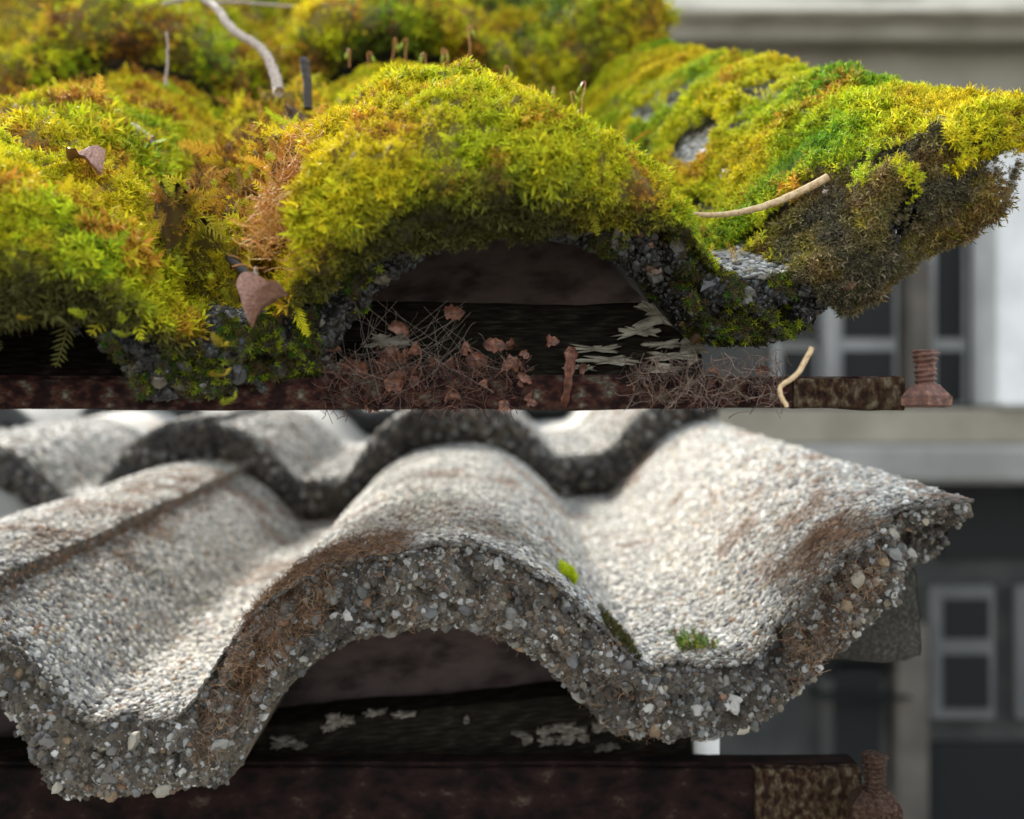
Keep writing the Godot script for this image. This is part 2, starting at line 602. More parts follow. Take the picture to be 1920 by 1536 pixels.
func grow(c: Dictionary, size: float, count: int, tall: float, meshes: Array, tint_fn: Callable, lean: Vector3, parent: Node, mat: Material, keep: Callable, called := "shoots") -> void:
	var where := []
	var tints := []
	for k in meshes.size():
		where.append([])
		tints.append(PackedColorArray())
	for a in scatter(c.v, c.idx, count):
		var w: Vector3 = c.at[a[2]]
		if rng.randf() > keep.call(w): continue
		var p: Vector3 = a[0] / size
		var n: Vector3 = (a[1] + lean * rng.randf_range(0.3, 1.0) + Vector3(rng.randf_range(-1, 1), rng.randf_range(-1, 1), rng.randf_range(-1, 1)) * 0.45).normalized()
		var clump := na.get_noise_3d(p.x * 1000.0, p.y * 1000.0 + 31.0, p.z * 1000.0)
		if clump < -0.16 and rng.randf() < smoothstep(-0.16, -0.45, clump) * 0.75: continue
		var g := tall * lerpf(0.6, 1.7, pow(rng.randf(), 2.0)) * (0.95 + 0.9 * clump) * (1.0 + 0.9 * na.get_noise_3d(p.x * 330.0 + 17.0, p.y * 330.0, p.z * 330.0)) * size * 0.7
		var k := rng.randi() % meshes.size()
		where[k].append(Transform3D(upright(n, rng.randf() * TAU).scaled(Vector3(g * rng.randf_range(0.8, 1.2), g, g)), a[0] - n * g * 0.25))
		tints[k].append(tint_fn.call(p, w))
	for k in meshes.size():
		if where[k].size(): many(called, meshes[k], mat, where[k], tints[k], parent)

const YEL := Color(.60, .47, .012)
const LIME := Color(.42, .50, .012)
const GRN := Color(.10, .24, .010)
const ORA := Color(.48, .21, .025)
const BRN := Color(.13, .075, .028)
const OLI := Color(.065, .062, .014)
const BLK := Color(.022, .020, .014)

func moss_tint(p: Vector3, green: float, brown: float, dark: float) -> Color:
	# patches of yellow, lime, green, dry orange, dead brown; dark turns them olive-black
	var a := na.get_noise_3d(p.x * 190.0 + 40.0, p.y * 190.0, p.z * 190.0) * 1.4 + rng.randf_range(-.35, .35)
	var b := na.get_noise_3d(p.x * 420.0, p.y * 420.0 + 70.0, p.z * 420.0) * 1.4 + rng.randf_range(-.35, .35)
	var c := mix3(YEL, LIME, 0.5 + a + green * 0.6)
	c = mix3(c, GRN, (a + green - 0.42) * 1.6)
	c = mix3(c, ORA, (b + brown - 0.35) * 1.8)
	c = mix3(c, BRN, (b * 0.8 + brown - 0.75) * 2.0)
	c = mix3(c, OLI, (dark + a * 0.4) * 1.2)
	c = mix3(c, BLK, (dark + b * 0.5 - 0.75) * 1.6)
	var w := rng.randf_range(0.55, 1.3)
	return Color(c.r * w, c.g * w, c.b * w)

func base_mesh(c: Dictionary, size: float, tint_fn: Callable) -> ArrayMesh:
	var col := PackedColorArray()
	for k in c.v.size():
		var q: Color = tint_fn.call(c.v[k] / size, c.at[k])
		col.append(Color(q.r * 0.2 + 0.016, q.g * 0.17 + 0.010, 0.006))
	return built(c.v, c.idx, col)

# ---------------------------------------------------------------- the scene
func _ready():
	# camera
	var cam := Camera3D.new()
	cam.name = "camera"
	cam.position = CAM
	cam.fov = 46.565
	cam.near = 0.02
	cam.far = 300.0
	var lens := CameraAttributesPhysical.new()
	lens.frustum_focal_length = 27.887
	lens.frustum_focus_distance = 0.274
	lens.frustum_near = 0.02
	lens.frustum_far = 300.0
	lens.exposure_aperture = 7.5
	cam.attributes = lens
	add_child(cam)
	cam.current = true
	# sky, sun, exposure
	var sky_mat := ProceduralSkyMaterial.new()
	sky_mat.sky_top_color = Color(0.80, 0.84, 0.88)
	sky_mat.sky_horizon_color = Color(0.93, 0.94, 0.94)
	sky_mat.sky_curve = 0.2
	sky_mat.ground_bottom_color = Color(0.25, 0.24, 0.22)
	sky_mat.ground_horizon_color = Color(0.45, 0.44, 0.42)
	var sky := Sky.new()
	sky.sky_material = sky_mat
	var env := Environment.new()
	env.background_mode = Environment.BG_SKY
	env.sky = sky
	env.tonemap_mode = Environment.TONE_MAPPER_LINEAR
	env.tonemap_exposure = 2.9
	env.sdfgi_enabled = true
	env.ssao_enabled = true
	env.ssil_enabled = true
	var we := WorldEnvironment.new()
	we.name = "environment"
	we.environment = env
	add_child(we)
	var sun := DirectionalLight3D.new()
	sun.name = "sun"
	sun.light_energy = 1.6
	sun.light_angular_distance = 10.0
	sun.light_color = Color(1.0, 0.975, 0.93)
	sun.shadow_enabled = true
	sun.look_at_from_position(Vector3(-0.55, 0.75, -1.0), Vector3.ZERO)
	add_child(sun)

	rng.seed = 20
	for n in [[na, 1], [nb, 2], [nc, 3]]:
		n[0].seed = n[1]
		n[0].frequency = 0.01
		n[0].fractal_octaves = 3
	materials()
	house()
	var tu := eave(945, 311, DU, 600, -18, 0.037)
	var tl := eave(770, 1042, DL, 917, 662, 0.088)
	lower_roof(tl)
	lower_timbers(tl)
	upper_roof(tu)
	upper_timbers(tu)
	upper_moss(tu)
	upper_litter(tu)
	lower_litter(tl)

func materials() -> void:
	M.grit = [stone_mesh(3, 0.5), stone_mesh(8, 0.6), stone_mesh(14, 0.45)]
	M.stone = []
	for k in 6: M.stone.append(stone_mesh(30 + k, [0.7, 0.85, 0.62, 0.9, 0.75, 0.8][k], true))
	M.grit_mat = tinted(0.8)
	M.wet_grit = tinted(0.3)
	M.wet_grit.metallic_specular = 0.4
	M.moss = tinted(0.85, 0.55)
	M.moss.metallic_specular = 0.3
	M.rib = speckled([[0.2, Color(.012, .011, .009)], [0.5, Color(.028, .025, .019)], [0.8, Color(.07, .062, .048)]], 0.03, Vector3(30, 30, 30), 0.9, 0.05)
	M.moss_base = tinted(0.95)
	M.mortar = tinted(0.92)
	M.wet = tinted(0.5)
	M.wet.metallic_specular = 0.3
	M.fibre = tinted(0.8)
	M.stones = []
	for c in [Color(.20, .19, .17), Color(.14, .135, .125), Color(.27, .24, .19), Color(.09, .088, .085), Color(.20, .14, .08), Color(.34, .32, .29), Color(.07, .068, .062), Color(.17, .09, .05), Color(.16, .15, .13), Color(.11, .10, .09)]:
		M.stones.append(speckled([[0.2, c * 0.72], [0.5, c], [0.8, c * 1.2]], 0.02, Vector3.ONE * 1.4, 0.7))
	M.wet_stones = []
	for c in [Color(.035, .036, .034), Color(.06, .055, .045), Color(.09, .075, .05), Color(.025, .025, .025), Color(.11, .06, .035)]:
		M.wet_stones.append(paint(c, 0.3))
	M.board = speckled([[0.1, Color(.03, .022, .020)], [0.5, Color(.085, .063, .058)], [0.8, Color(.105, .079, .072)]], 0.012, Vector3(6, 14, 6), 0.8)
	M.timber = speckled([[0.2, Color(.008, .0065, .005)], [0.45, Color(.012, .010, .0075)], [0.7, Color(.021, .018, .012)], [0.9, Color(.040, .036, .025)]], 0.012, Vector3(14, 120, 60), 0.9, 0.006)
	M.flake = speckled([[0.2, Color(.08, .07, .045)], [0.42, Color(.25, .225, .165)], [0.7, Color(.42, .385, .30)]], 0.014, Vector3(12, 60, 40), 0.75)
	M.shaded_flake = speckled([[0.15, Color(.03, .026, .018)], [0.4, Color(.12, .105, .08)], [0.7, Color(.24, .21, .17)]], 0.014, Vector3(30, 120, 60), 0.85)  # same peeling paint, colours darkened to paint in the shade under the tiles
	M.rust = speckled([[0.15, Color(.007, .005, .005)], [0.4, Color(.017, .008, .007)], [0.6, Color(.045, .018, .013)], [0.72, Color(.045, .037, .028)], [0.9, Color(.13, .11, .08)]], 0.016, Vector3(16, 24, 24), 0.8, 0.03)
	M.dark_rust = speckled([[0.2, Color(.005, .004, .004)], [0.5, Color(.012, .007, .006)], [0.75, Color(.018, .010, .0085)], [0.95, Color(.05, .040, .030)]], 0.012, Vector3(9, 14, 14), 0.7, 0.03)
	for k in [M.rust, M.dark_rust, M.timber, M.board]:  # dull, no sheen
		k.roughness = 1.0
		k.metallic_specular = 0.15
	M.lichen_iron = speckled([[0.2, Color(.010, .006, .005)], [0.45, Color(.026, .013, .008)], [0.62, Color(.045, .030, .017)], [0.88, Color(.10, .082, .055)]], 0.014, Vector3(38, 24, 30), 0.85, 0.08)
	M.lichen_iron.roughness = 1.0
	M.lichen_iron.metallic_specular = 0.15
	M.bolt = speckled([[0.2, Color(.035, .016, .013)], [0.5, Color(.10, .042, .028)], [0.75, Color(.17, .075, .045)], [0.9, Color(.24, .16, .11)]], 0.02, Vector3(45, 45, 45), 0.75, 0.03)
	M.old_bolt = speckled([[0.2, Color(.016, .010, .008)], [0.5, Color(.045, .026, .018)], [0.75, Color(.075, .045, .032)], [0.92, Color(.16, .13, .11)]], 0.02, Vector3(60, 60, 60), 0.75, 0.06)
	M.old_bolt.metallic_specular = 0.15
	M.twig = speckled([[0.2, Color(.16, .11, .08)], [0.5, Color(.33, .26, .21)], [0.8, Color(.46, .40, .35)]], 0.02, Vector3(60, 60, 60), 0.75)
	M.straw = speckled([[0.2, Color(.30, .18, .08)], [0.5, Color(.52, .36, .19)], [0.8, Color(.62, .48, .30)]], 0.02, Vector3(50, 50, 50), 0.6)
	M.black_twig = paint(Color(.03, .022, .018), 0.7)
	M.leaf = speckled([[0.2, Color(.10, .045, .03)], [0.45, Color(.24, .115, .08)], [0.6, Color(.29, .155, .11)], [0.85, Color(.38, .25, .18)]], 0.02, Vector3(90, 90, 90), 0.5)
	M.leaf.backlight_enabled = true
	M.leaf.backlight = Color(.3, .3, .3)
	M.scrap = speckled([[0.2, Color(.04, .015, .009)], [0.5, Color(.12, .042, .022)], [0.8, Color(.24, .10, .055)]], 0.02, Vector3(45, 45, 45), 0.6)
	M.scrap.backlight_enabled = true
	M.scrap.backlight = Color(.4, .4, .4)
	M.web = paint(Color(.22, .17, .14), 0.7)
	M.shoots = [cushion_shoot(1, 12, 0.9), cushion_shoot(2, 10, 1.15), cushion_shoot(3, 14, 0.75)]
	M.fronds = [frond(4, 16, 1.1), frond(5, 19, 1.6), frond(6, 14, 0.6)]
	M.fibres = [fibre(7), fibre(8), fibre(9)]

# ---------------------------------------------------------------- the house beyond
func house() -> void:
	var ground := put("ground", box_mesh(Vector3(-150, -0.2, -150), Vector3(150, 0, 150)), speckled([[0.2, Color(.10, .10, .09)], [0.8, Color(.19, .18, .16)]], 0.02, Vector3.ONE * 0.7, 0.95), self)
	ground.set_meta("kind", "structure")
	var wall_mat := speckled([[0.2, Color(.014, .015, .014)], [0.5, Color(.026, .027, .025)], [0.8, Color(.045, .043, .037)]], 0.008, Vector3.ONE * 0.35, 0.95)
	var soffit := speckled([[0.2, Color(.15, .135, .10)], [0.5, Color(.19, .172, .132)], [0.8, Color(.23, .21, .165)]], 0.008, Vector3.ONE * 0.3, 0.9)
	var white := speckled([[0.2, Color(.46, .46, .45)], [0.6, Color(.55, .55, .54)], [0.9, Color(.58, .58, .57)]], 0.006, Vector3.ONE * 0.4, 0.5)
	var cream := speckled([[0.15, Color(.30, .27, .22)], [0.45, Color(.50, .465, .39)], [0.8, Color(.56, .525, .45)]], 0.008, Vector3(0.25, 1.5, 1), 0.6)
	var grey := speckled([[0.2, Color(.13, .132, .13)], [0.8, Color(.20, .20, .195)]], 0.006, Vector3.ONE * 0.4, 0.7)
	var ledge := speckled([[0.2, Color(.15, .148, .138)], [0.8, Color(.22, .216, .20)]], 0.006, Vector3.ONE * 0.4, 0.8)
	var dim := speckled([[0.2, Color(.045, .046, .044)], [0.8, Color(.075, .075, .072)]], 0.006, Vector3.ONE * 0.4, 0.7)
	var stone := speckled([[0.2, Color(.045, .039, .032)], [0.8, Color(.085, .074, .06)]], 0.008, Vector3.ONE * 0.4, 0.9)
	var pane := paint(Color(.014, .015, .015), 0.3)
	pane.metallic_specular = 0.16
	var h := thing("house", "grey rendered house with cream eaves board and white corner post behind the roofs", "house", Transform3D(Basis(), CAM + Vector3(0, -3.0, -5.0)))
	# everything below in metres on the wall plane: x from the line of sight, y above the ground
	var X := func(px: float) -> float: return (px - 960.0) / F * 5.0
	var Y := func(py: float) -> float: return 3.0 + (768.0 - py) / F * 5.0
	var slab := func(called: String, x0: float, y0: float, x1: float, y1: float, z0: float, z1: float, m: Material, parent: Node, bevel := 0.01):
		return put(called, box_mesh(Vector3(X.call(x0), Y.call(y1), z0), Vector3(X.call(x1), Y.call(y0), z1), bevel), m, parent)
	slab.call("wall", 850, 300, 2700, 1850, -0.6, -0.25, wall_mat, h, 0.0)
	slab.call("upper_wall", 850, -320, 2700, 298, -0.6, -0.16, soffit, h, 0.0)
	slab.call("eaves_board", 840, -60, 2710, 36, -0.16, 0.10, cream, h)
	slab.call("eaves_trim", 840, 36, 2710, 74, -0.16, 0.0, soffit, h)
	slab.call("string_course", 850, 766, 2710, 834, -0.25, 0.02, soffit, h)
	slab.call("string_course_ledge", 840, 834, 2710, 906, -0.25, 0.08, ledge, h, 0.03)
	slab.call("corner_post", 1862, 270, 1990, 764, -0.25, 0.06, white, h, 0.02)
	# upper storey windows
	for w in [[1590, 500, 1715, 762], [1772, 330, 1850, 762], [1470, 630, 1560, 762]]:
		var f = slab.call("window", w[0], w[1], w[2], w[3], -0.25, -0.2, grey, h)
		slab.call("pane", w[0] + 16, w[1] + 14, w[2] - 12, minf(w[3] - 10, 628.0), -0.2, -0.19, pane, f, 0.0)
		slab.call("pane", w[0] + 16, 654, w[2] - 12, w[3] - 8, -0.2, -0.19, pane, f, 0.0)
	slab.call("stone_pier", 1722, 480, 1764, 764, -0.25, -0.10, stone, h)
	slab.call("stone_pier", 1562, 560, 1586, 764, -0.25, -0.12, grey, h)
	# lower storey
	for w in [[1772, 1110, 1900, 1372], [1940, 1110, 2070, 1372], [1560, 1290, 1690, 1500]]:
		var f = slab.call("window", w[0], w[1], w[2], w[3], -0.25, -0.18, dim if w[0] > 1700 else wall_mat, h)
		slab.call("pane", w[0] + 26, w[1] + 26, w[2] - 14, 1212, -0.18, -0.17, pane, f, 0.0)
		slab.call("pane", w[0] + 26, 1244, w[2] - 14, w[3] - 24, -0.18, -0.17, pane, f, 0.0)
	slab.call("stone_pier", 1700, 1180, 1762, 1700, -0.25, -0.12, stone, h)
	slab.call("dark_panel", 1770, 1420, 2100, 1700, -0.25, -0.2, pane, h, 0.0)
	slab.call("dark_panel", 1800, 930, 2000, 1060, -0.25, -0.21, pane, h, 0.0)

# ---------------------------------------------------------------- lower, cleaned roof
func lower_roof(t: Transform3D) -> void:
	var face := func(p: Vector3, w: float, f: float) -> Color:
		var n := na.get_noise_3d(p.x * 260.0, p.y * 260.0, p.z * 260.0)
		var m := na.get_noise_3d(p.x * 90.0 + 50.0, p.y * 90.0, p.z * 90.0)
		if f <= 0.0:
			var c := Color(.32, .31, .285) * (1.0 + 0.35 * n)
			c = mix3(c, Color(.20, .12, .065), smoothstep(0.25, 0.55, m + 0.18 * n + 0.35 * smoothstep(-0.1, 0.0, p.y) * smoothstep(0.7, 0.0, w)))
			return mix3(Color(.13, .112, .088), c, smoothstep(0.0, 0.10, w + 0.06 * n))
		return mix3(Color(.038, .029, .020), Color(.12, .097, .070), 0.5 + n + 0.5 * m)
	var s := TileShape.new()
	s.na = na
	var main := thing("roof_tile", "pale cleaned concrete roof tile with a broken gravelly front edge, second from the left", "roof tile", t, "cleaned concrete roof tiles")
	var g := tile_grid(s, -0.86, 1.045, 2.55, 380, 96, 26, SL, face)
	put("tile_body", built(g.v, g.idx, g.col), M.mortar, main)
	lay_grit(s, -0.86, 1.04, 0.0, 2.2, 180000, 0.0098, SL, 1.0, main, M.grit_mat)
	lay_face_grit(s, -0.86, 1.04, 21000, 0.0070, SL, 1.0, main, M.grit_mat)
	lay_stones(s, -0.86, 1.035, 285, 0.009, 0.030, SL, M.stones, main)
	# transverse rib under the verge
	var a := hit(t, 1545, 1130, -0.2 * SL)
	var b := hit(t, 1728, 1236, -0.2 * SL)
	var rib := rough_slab(Vector3(a.x, b.y, -0.5 * SL), Vector3(b.x, a.y + 0.05 * SL, -0.2 * SL), 60, 0.003, 2600.0)
	put("underside_rib", rib, M.rib, main)
	var s2 := TileShape.new()
	s2.na = na
	s2.off = Vector3(40, 90, 10)
	s2.lift = 0.035
	s2.chipped = false
	var lt := thing("roof_tile", "pale roof tile at the left, lapped over its neighbour along a dirty seam", "roof tile", t, "cleaned concrete roof tiles")
	g = tile_grid(s2, -1.9, -0.83, 2.55, 180, 80, 24, SL, face)
	put("tile_body", built(g.v, g.idx, g.col), M.mortar, lt)
	lay_grit(s2, -1.5, -0.835, 0.0, 2.2, 54000, 0.0098, SL, 1.0, lt, M.grit_mat)
	lay_face_grit(s2, -1.4, -0.83, 2800, 0.0085, SL, 1.0, lt, M.grit_mat)
	for part in 3:
		var where := []
		var tint := PackedColorArray()
		for n in 2200:
			var w := pow(rng.randf(), 1.2) * 2.0
			var q := s2.at(-0.83, w, 0.0) - Vector3(0, pow(rng.randf(), 0.8) * 0.06, 0)
			where.append(Transform3D(upright(Vector3(1, rng.randf_range(-.3, .6), rng.randf_range(-.4, .4)).normalized(), rng.randf() * TAU).scaled(Vector3.ONE * rng.randf_range(0.005, 0.014) * SL), q * SL))
			tint.append(edge_colour() if rng.randf() < 0.7 else Color(.15, .08, .04))
		many("seam_grit", M.grit[part], M.grit_mat, where, tint, lt)
	# further courses
	for course in [1, 2]:
		for k in 2:
			var sc := TileShape.new()
			sc.na = na
			sc.chipped = false
			sc.rough = 0.8
			sc.off = Vector3(70 * course, 30 * k, 10)
			sc.lift = 0.03 if k == 1 else 0.0
			var tc := t * Transform3D(Basis(), Vector3(0, 0.165 * course, -2.06 * course) * SL)
			var u := [-0.98, 1.06] if k == 0 else [-3.2, -0.95]
			var which := [["pale roof tile of the second course with a dark front edge behind the central roll", "pale roof tile of the second course at the far left"], ["distant roof tile of the third course, behind the central trough", "distant roof tile of the third course at the far left"]]
			var o := thing("roof_tile", which[course - 1][k], "roof tile", tc, "cleaned concrete roof tiles")
			var sun_dimmed := func(p: Vector3, w: float, f: float) -> Color:
				var c: Color = face.call(p, w, f)
				return Color(.035, .035, .034) if f > 0.0 else Color(c.r * 0.75, c.g * 0.75, c.b * 0.75)  # front edges dark; tops darkened in colour to hold down the direct sun
			g = tile_grid(sc, u[0], u[1], 2.4, 150, 30, 10, SL, sun_dimmed)
			put("tile_body", built(g.v, g.idx, g.col), M.mortar, o)
			if course == 1:
				lay_face_grit(sc, u[0], u[1], 4200, 0.015, SL, 0.8, o, M.grit_mat)
				lay_grit(sc, u[0], u[1], 0.03, 1.3, 15000 if k == 0 else 12000, 0.017, SL, 0.8, o, M.grit_mat)

func lower_timbers(t: Transform3D) -> void:
	var z := -0.42 * SL
	var a := hit(t, -300, 1380, z)
	var b := hit(t, 1330, 1278, z)
	var p := hit(t, 820, 1308, z)
	var s := TileShape.new()
	s.na = na
	put("backing_board", scribed_board(s, SL, -2.0, 0.46, p.y, z), M.board, self, t)
	tag(get_child(-1), "dim pinkish board closing the hollow under the cleaned tiles", "board")
	z = -0.30 * SL
	p = hit(t, 900, 1325, z)
	var q := hit(t, 900, 1425, z)
	b = hit(t, 1300, 1425, z)
	var tim := thing("timber_batten", "black weathered timber under the cleaned tiles with peeling pale paint", "timber", t)
	put("beam_body", rough_slab(Vector3(a.x - 0.1, q.y - 0.03, z - 0.02), Vector3(b.x, p.y, z), 140, 0.0022, 1500.0), M.timber, tim)
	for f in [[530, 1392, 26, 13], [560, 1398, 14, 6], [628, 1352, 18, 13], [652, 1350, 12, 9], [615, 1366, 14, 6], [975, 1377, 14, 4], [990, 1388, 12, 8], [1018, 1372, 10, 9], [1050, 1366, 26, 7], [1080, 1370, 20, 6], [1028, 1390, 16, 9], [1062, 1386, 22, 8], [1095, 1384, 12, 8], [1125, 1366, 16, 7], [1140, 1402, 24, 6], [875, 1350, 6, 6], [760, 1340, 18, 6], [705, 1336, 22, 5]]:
		paint_flake(tim, t, f[0], f[1], f[2], f[3], z + 0.0016, M.shaded_flake)
	z = -0.12 * SL
	var beam := thing("iron_beam", "dark rusted iron bar running below the cleaned tiles", "iron bar", t)
	var e := hit(t, 1612, 1436, z)
	q = hit(t, 1612, 1580, z)
	var basis := Basis(Vector3(0, 0, 1), 0.0)
	# the bar is level in the picture while the tiles sag, so it gets a frame of its own
	var tb := Transform3D(Basis(), t * e)
	beam.transform = tb
	put("bar_face", rough_slab(Vector3(-0.40, -0.034, -0.010), Vector3(-0.036, -0.0012, 0.0), 160, 0.0012, 900.0), M.dark_rust, beam)
	put("bar_flange", rough_slab(Vector3(-0.40, -0.004, -0.012), Vector3(0.0, 0.0, -0.0035), 120, 0.0008, 900.0), M.dark_rust, beam)
	put("lichened_end", rough_slab(Vector3(-0.0365, -0.034, -0.009), Vector3(0.0, -0.0004, 0.0016), 60, 0.0022, 1600.0), M.lichen_iron, beam)
	bolt("rusted_bolt", "rusted bolt and nut at the end of the dark lower iron bar", Transform3D(Basis(Vector3.UP, 0.35), pt(1640, 1480, DL + 0.012)), DL / F, 86.0, M.old_bolt)
	var pipe := CylinderMesh.new()
	pipe.top_radius = 0.0046
	pipe.bottom_radius = 0.0046
	pipe.height = 0.03
	pipe.radial_segments = 32
	put("pipe_stub", pipe, paint(Color(.78, .78, .76), 0.35), self, Transform3D(Basis(), pt(1325, 1402, DL + 0.045) - Vector3(0, 0.011, 0)))
	tag(get_child(-1), "short white pipe standing behind the lower iron bar under the tile", "pipe")

func paint_flake(parent: Node3D, t: Transform3D, px: float, py: float, w: float, h: float, z: float, mat: Material) -> void:
	var c := hit(t, px, py, z)
	var k := hit(t, px + 1.0, py, z).x - c.x
	var v := PackedVector3Array([c + Vector3(0, 0, 0.0003)])
	var idx := PackedInt32Array()
	var n := 34
	for i in n:
		var a := TAU * i / n
		var r := 0.85 + 0.7 * na.get_noise_2d(px * 7.0 + cos(a) * 90.0, py * 7.0 + sin(a) * 90.0) + 0.6 * na.get_noise_2d(px + cos(a) * 320.0, py * 7.0 + sin(a) * 320.0)
		var sq := Vector2(signf(cos(a)) * pow(absf(cos(a)), 0.6), signf(sin(a)) * pow(absf(sin(a)), 0.6)) * r
		v.append(c + Vector3(sq.x * w * k, sq.y * h * k, 0.0004 + 0.0016 * absf(na.get_noise_2d(px * 3.0 + cos(a) * 200.0, py + sin(a) * 200.0))))
		v.append(c + Vector3(sq.x * w * k, sq.y * h * k, -0.0012))
	for i in n:
		var a := 1 + i * 2
		var b := 1 + (i + 1) % n * 2
		idx.append_array([0, b, a, a, b, b + 1, a, b + 1, a + 1])
	put("paint_flake", built(v, idx, PackedColorArray(), true), mat, parent)

func bolt(called: String, label: String, t: Transform3D, px: float, tall: float, mat: Material) -> void:
	# a hexagonal nut with a threaded, rust-eaten shank above it; px is the size of a photograph pixel there
	var o := thing(called, label, "bolt", t)
	var v := PackedVector3Array()
	var rings := 46
	var sides := 25
	for i in rings:
		var y := lerpf(-8.0, 70.0, float(i) / (rings - 1))
		for k in sides:
			var a := TAU * (k % (sides - 1)) / (sides - 1)
			var r := 19.0 + 2.2 * sin(y * 0.62 + a) + 3.4 * na.get_noise_3d(cos(a) * 60.0, y * 9.0, sin(a) * 60.0)
			if i == 0 or i == rings - 1: r *= 0.7 if i else 0.0
			if y > 44.0: r += 4.0 + 6.0 * na.get_noise_3d(cos(a) * 130.0, y * 5.0, sin(a) * 130.0)
			v.append(Vector3(cos(a) * r, y, sin(a) * r) * px)
	var idx := grid_index(rings, sides, false)
	v.append(Vector3(0, 71.0, 0) * px)
	for k in sides - 1: idx.append_array([v.size() - 1, (rings - 1) * sides + k, (rings - 1) * sides + k + 1])
	put("threaded_shank", built(v, idx), mat, o)
	v = PackedVector3Array()
	idx = PackedInt32Array()
	sides = 25
	var prof := [Vector2(0, 0), Vector2(27, 0), Vector2(32, -5), Vector2(46, -20), Vector2(50, -27), Vector2(50, -0.5 * tall), Vector2(50, -0.9 * tall), Vector2(40, -tall), Vector2(0, -tall)]
	for q in prof:
		for k in sides:
			var a := TAU * (k % (sides - 1)) / (sides - 1)
			var hex := 1.0 / cos(fmod(a + 0.0001, PI / 3) - PI / 6) * 0.93
			var r: float = q.x * lerpf(1.0, hex, smoothstep(26.0, 34.0, q.x)) + 1.5 * na.get_noise_3d(cos(a) * 120.0, q.y * 4.0, sin(a) * 120.0) * signf(q.x)
			v.append(Vector3(cos(a) * r, q.y + 1.2 * na.get_noise_2d(cos(a) * 150.0 + q.x * 4.0, sin(a) * 150.0), sin(a) * r) * px)
	idx = grid_index(prof.size(), sides, true)
	put("nut", built(v, idx, PackedColorArray(), true), mat, o)

# ---------------------------------------------------------------- upper, mossy roof
func upper_shape() -> TileShape:
	var s := TileShape.new()
	s.na = na
	s.off = Vector3(300, 120, 60)
	s.thick = 0.142
	s.left[3] = Vector2(.44, 2.5)
	s.right[3] = Vector2(.44, 2.5)
	return s

func upper_roof(t: Transform3D) -> void:
	var face := func(p: Vector3, w: float, f: float) -> Color:
		var n := na.get_noise_3d(p.x * 260.0, p.y * 260.0, p.z * 260.0)
		if f <= 0.0:
			var c := Color(.30, .29, .26) * (1.0 + 0.5 * n)
			return mix3(Color(.028, .028, .024), c, smoothstep(0.03, 0.12, w + 0.04 * n))
		return Color(.020, .020, .018) * (1.0 + n)
	var s := upper_shape()
	var main := thing("roof_tile", "wet black gravelly roof tile under moss, with the arched hollow beneath it", "roof tile", t, "mossy roof tiles")
	var g := tile_grid(s, -0.80, 1.045, 2.6, 330, 70, 24, SU, face)
	put("tile_body", built(g.v, g.idx, g.col), M.wet, main)
	lay_face_grit(s, -0.80, 1.05, 17000, 0.0085, SU, 0.16, main, M.wet_grit)
	lay_grit(s, 0.36, 0.95, 0.03, 1.8, 14000, 0.013, SU, 0.7, main, M.grit_mat)
	lay_grit(s, -0.66, -0.28, 0.03, 0.5, 5000, 0.009, SU, 0.14, main, M.wet_grit)
	lay_stones(s, -0.72, -0.2, 40, 0.015, 0.04, SU, M.wet_stones, main)
	lay_stones(s, 0.2, 0.75, 60, 0.015, 0.04, SU, M.wet_stones, main)
	var s2 := upper_shape()
	s2.lift = 0.008
	s2.chipped = false
	var lt := thing("roof_tile", "dark roof tile at the left, almost wholly buried in moss", "roof tile", t, "mossy roof tiles")
	g = tile_grid(s2, -1.7, -0.77, 2.6, 140, 50, 18, SU, face)
	put("tile_body", built(g.v, g.idx, g.col), M.wet, lt)
	lay_face_grit(s2, -1.5, -0.77, 5000, 0.0085, SU, 0.16, lt, M.wet_grit)
	for k in 2:
		var sc := TileShape.new()
		sc.na = na
		sc.chipped = false
		sc.rough = 0.7
		sc.off = Vector3(170, 30 * k, 10)
		var tc := t * Transform3D(Basis(), Vector3(0, 0.16, -2.3) * SU)
		var u := [-0.8, 1.06] if k == 0 else [-2.4, -0.8]
		var o := thing("roof_tile", ["dark arched end of the tile of the second course behind the mossy central roll", "dark tile end of the second course behind the moss at the far left"][k], "roof tile", tc, "mossy roof tiles")
		g = tile_grid(sc, u[0], u[1], 2.5, 120, 24, 10, SU, face)
		put("tile_body", built(g.v, g.idx, g.col), M.wet, o)

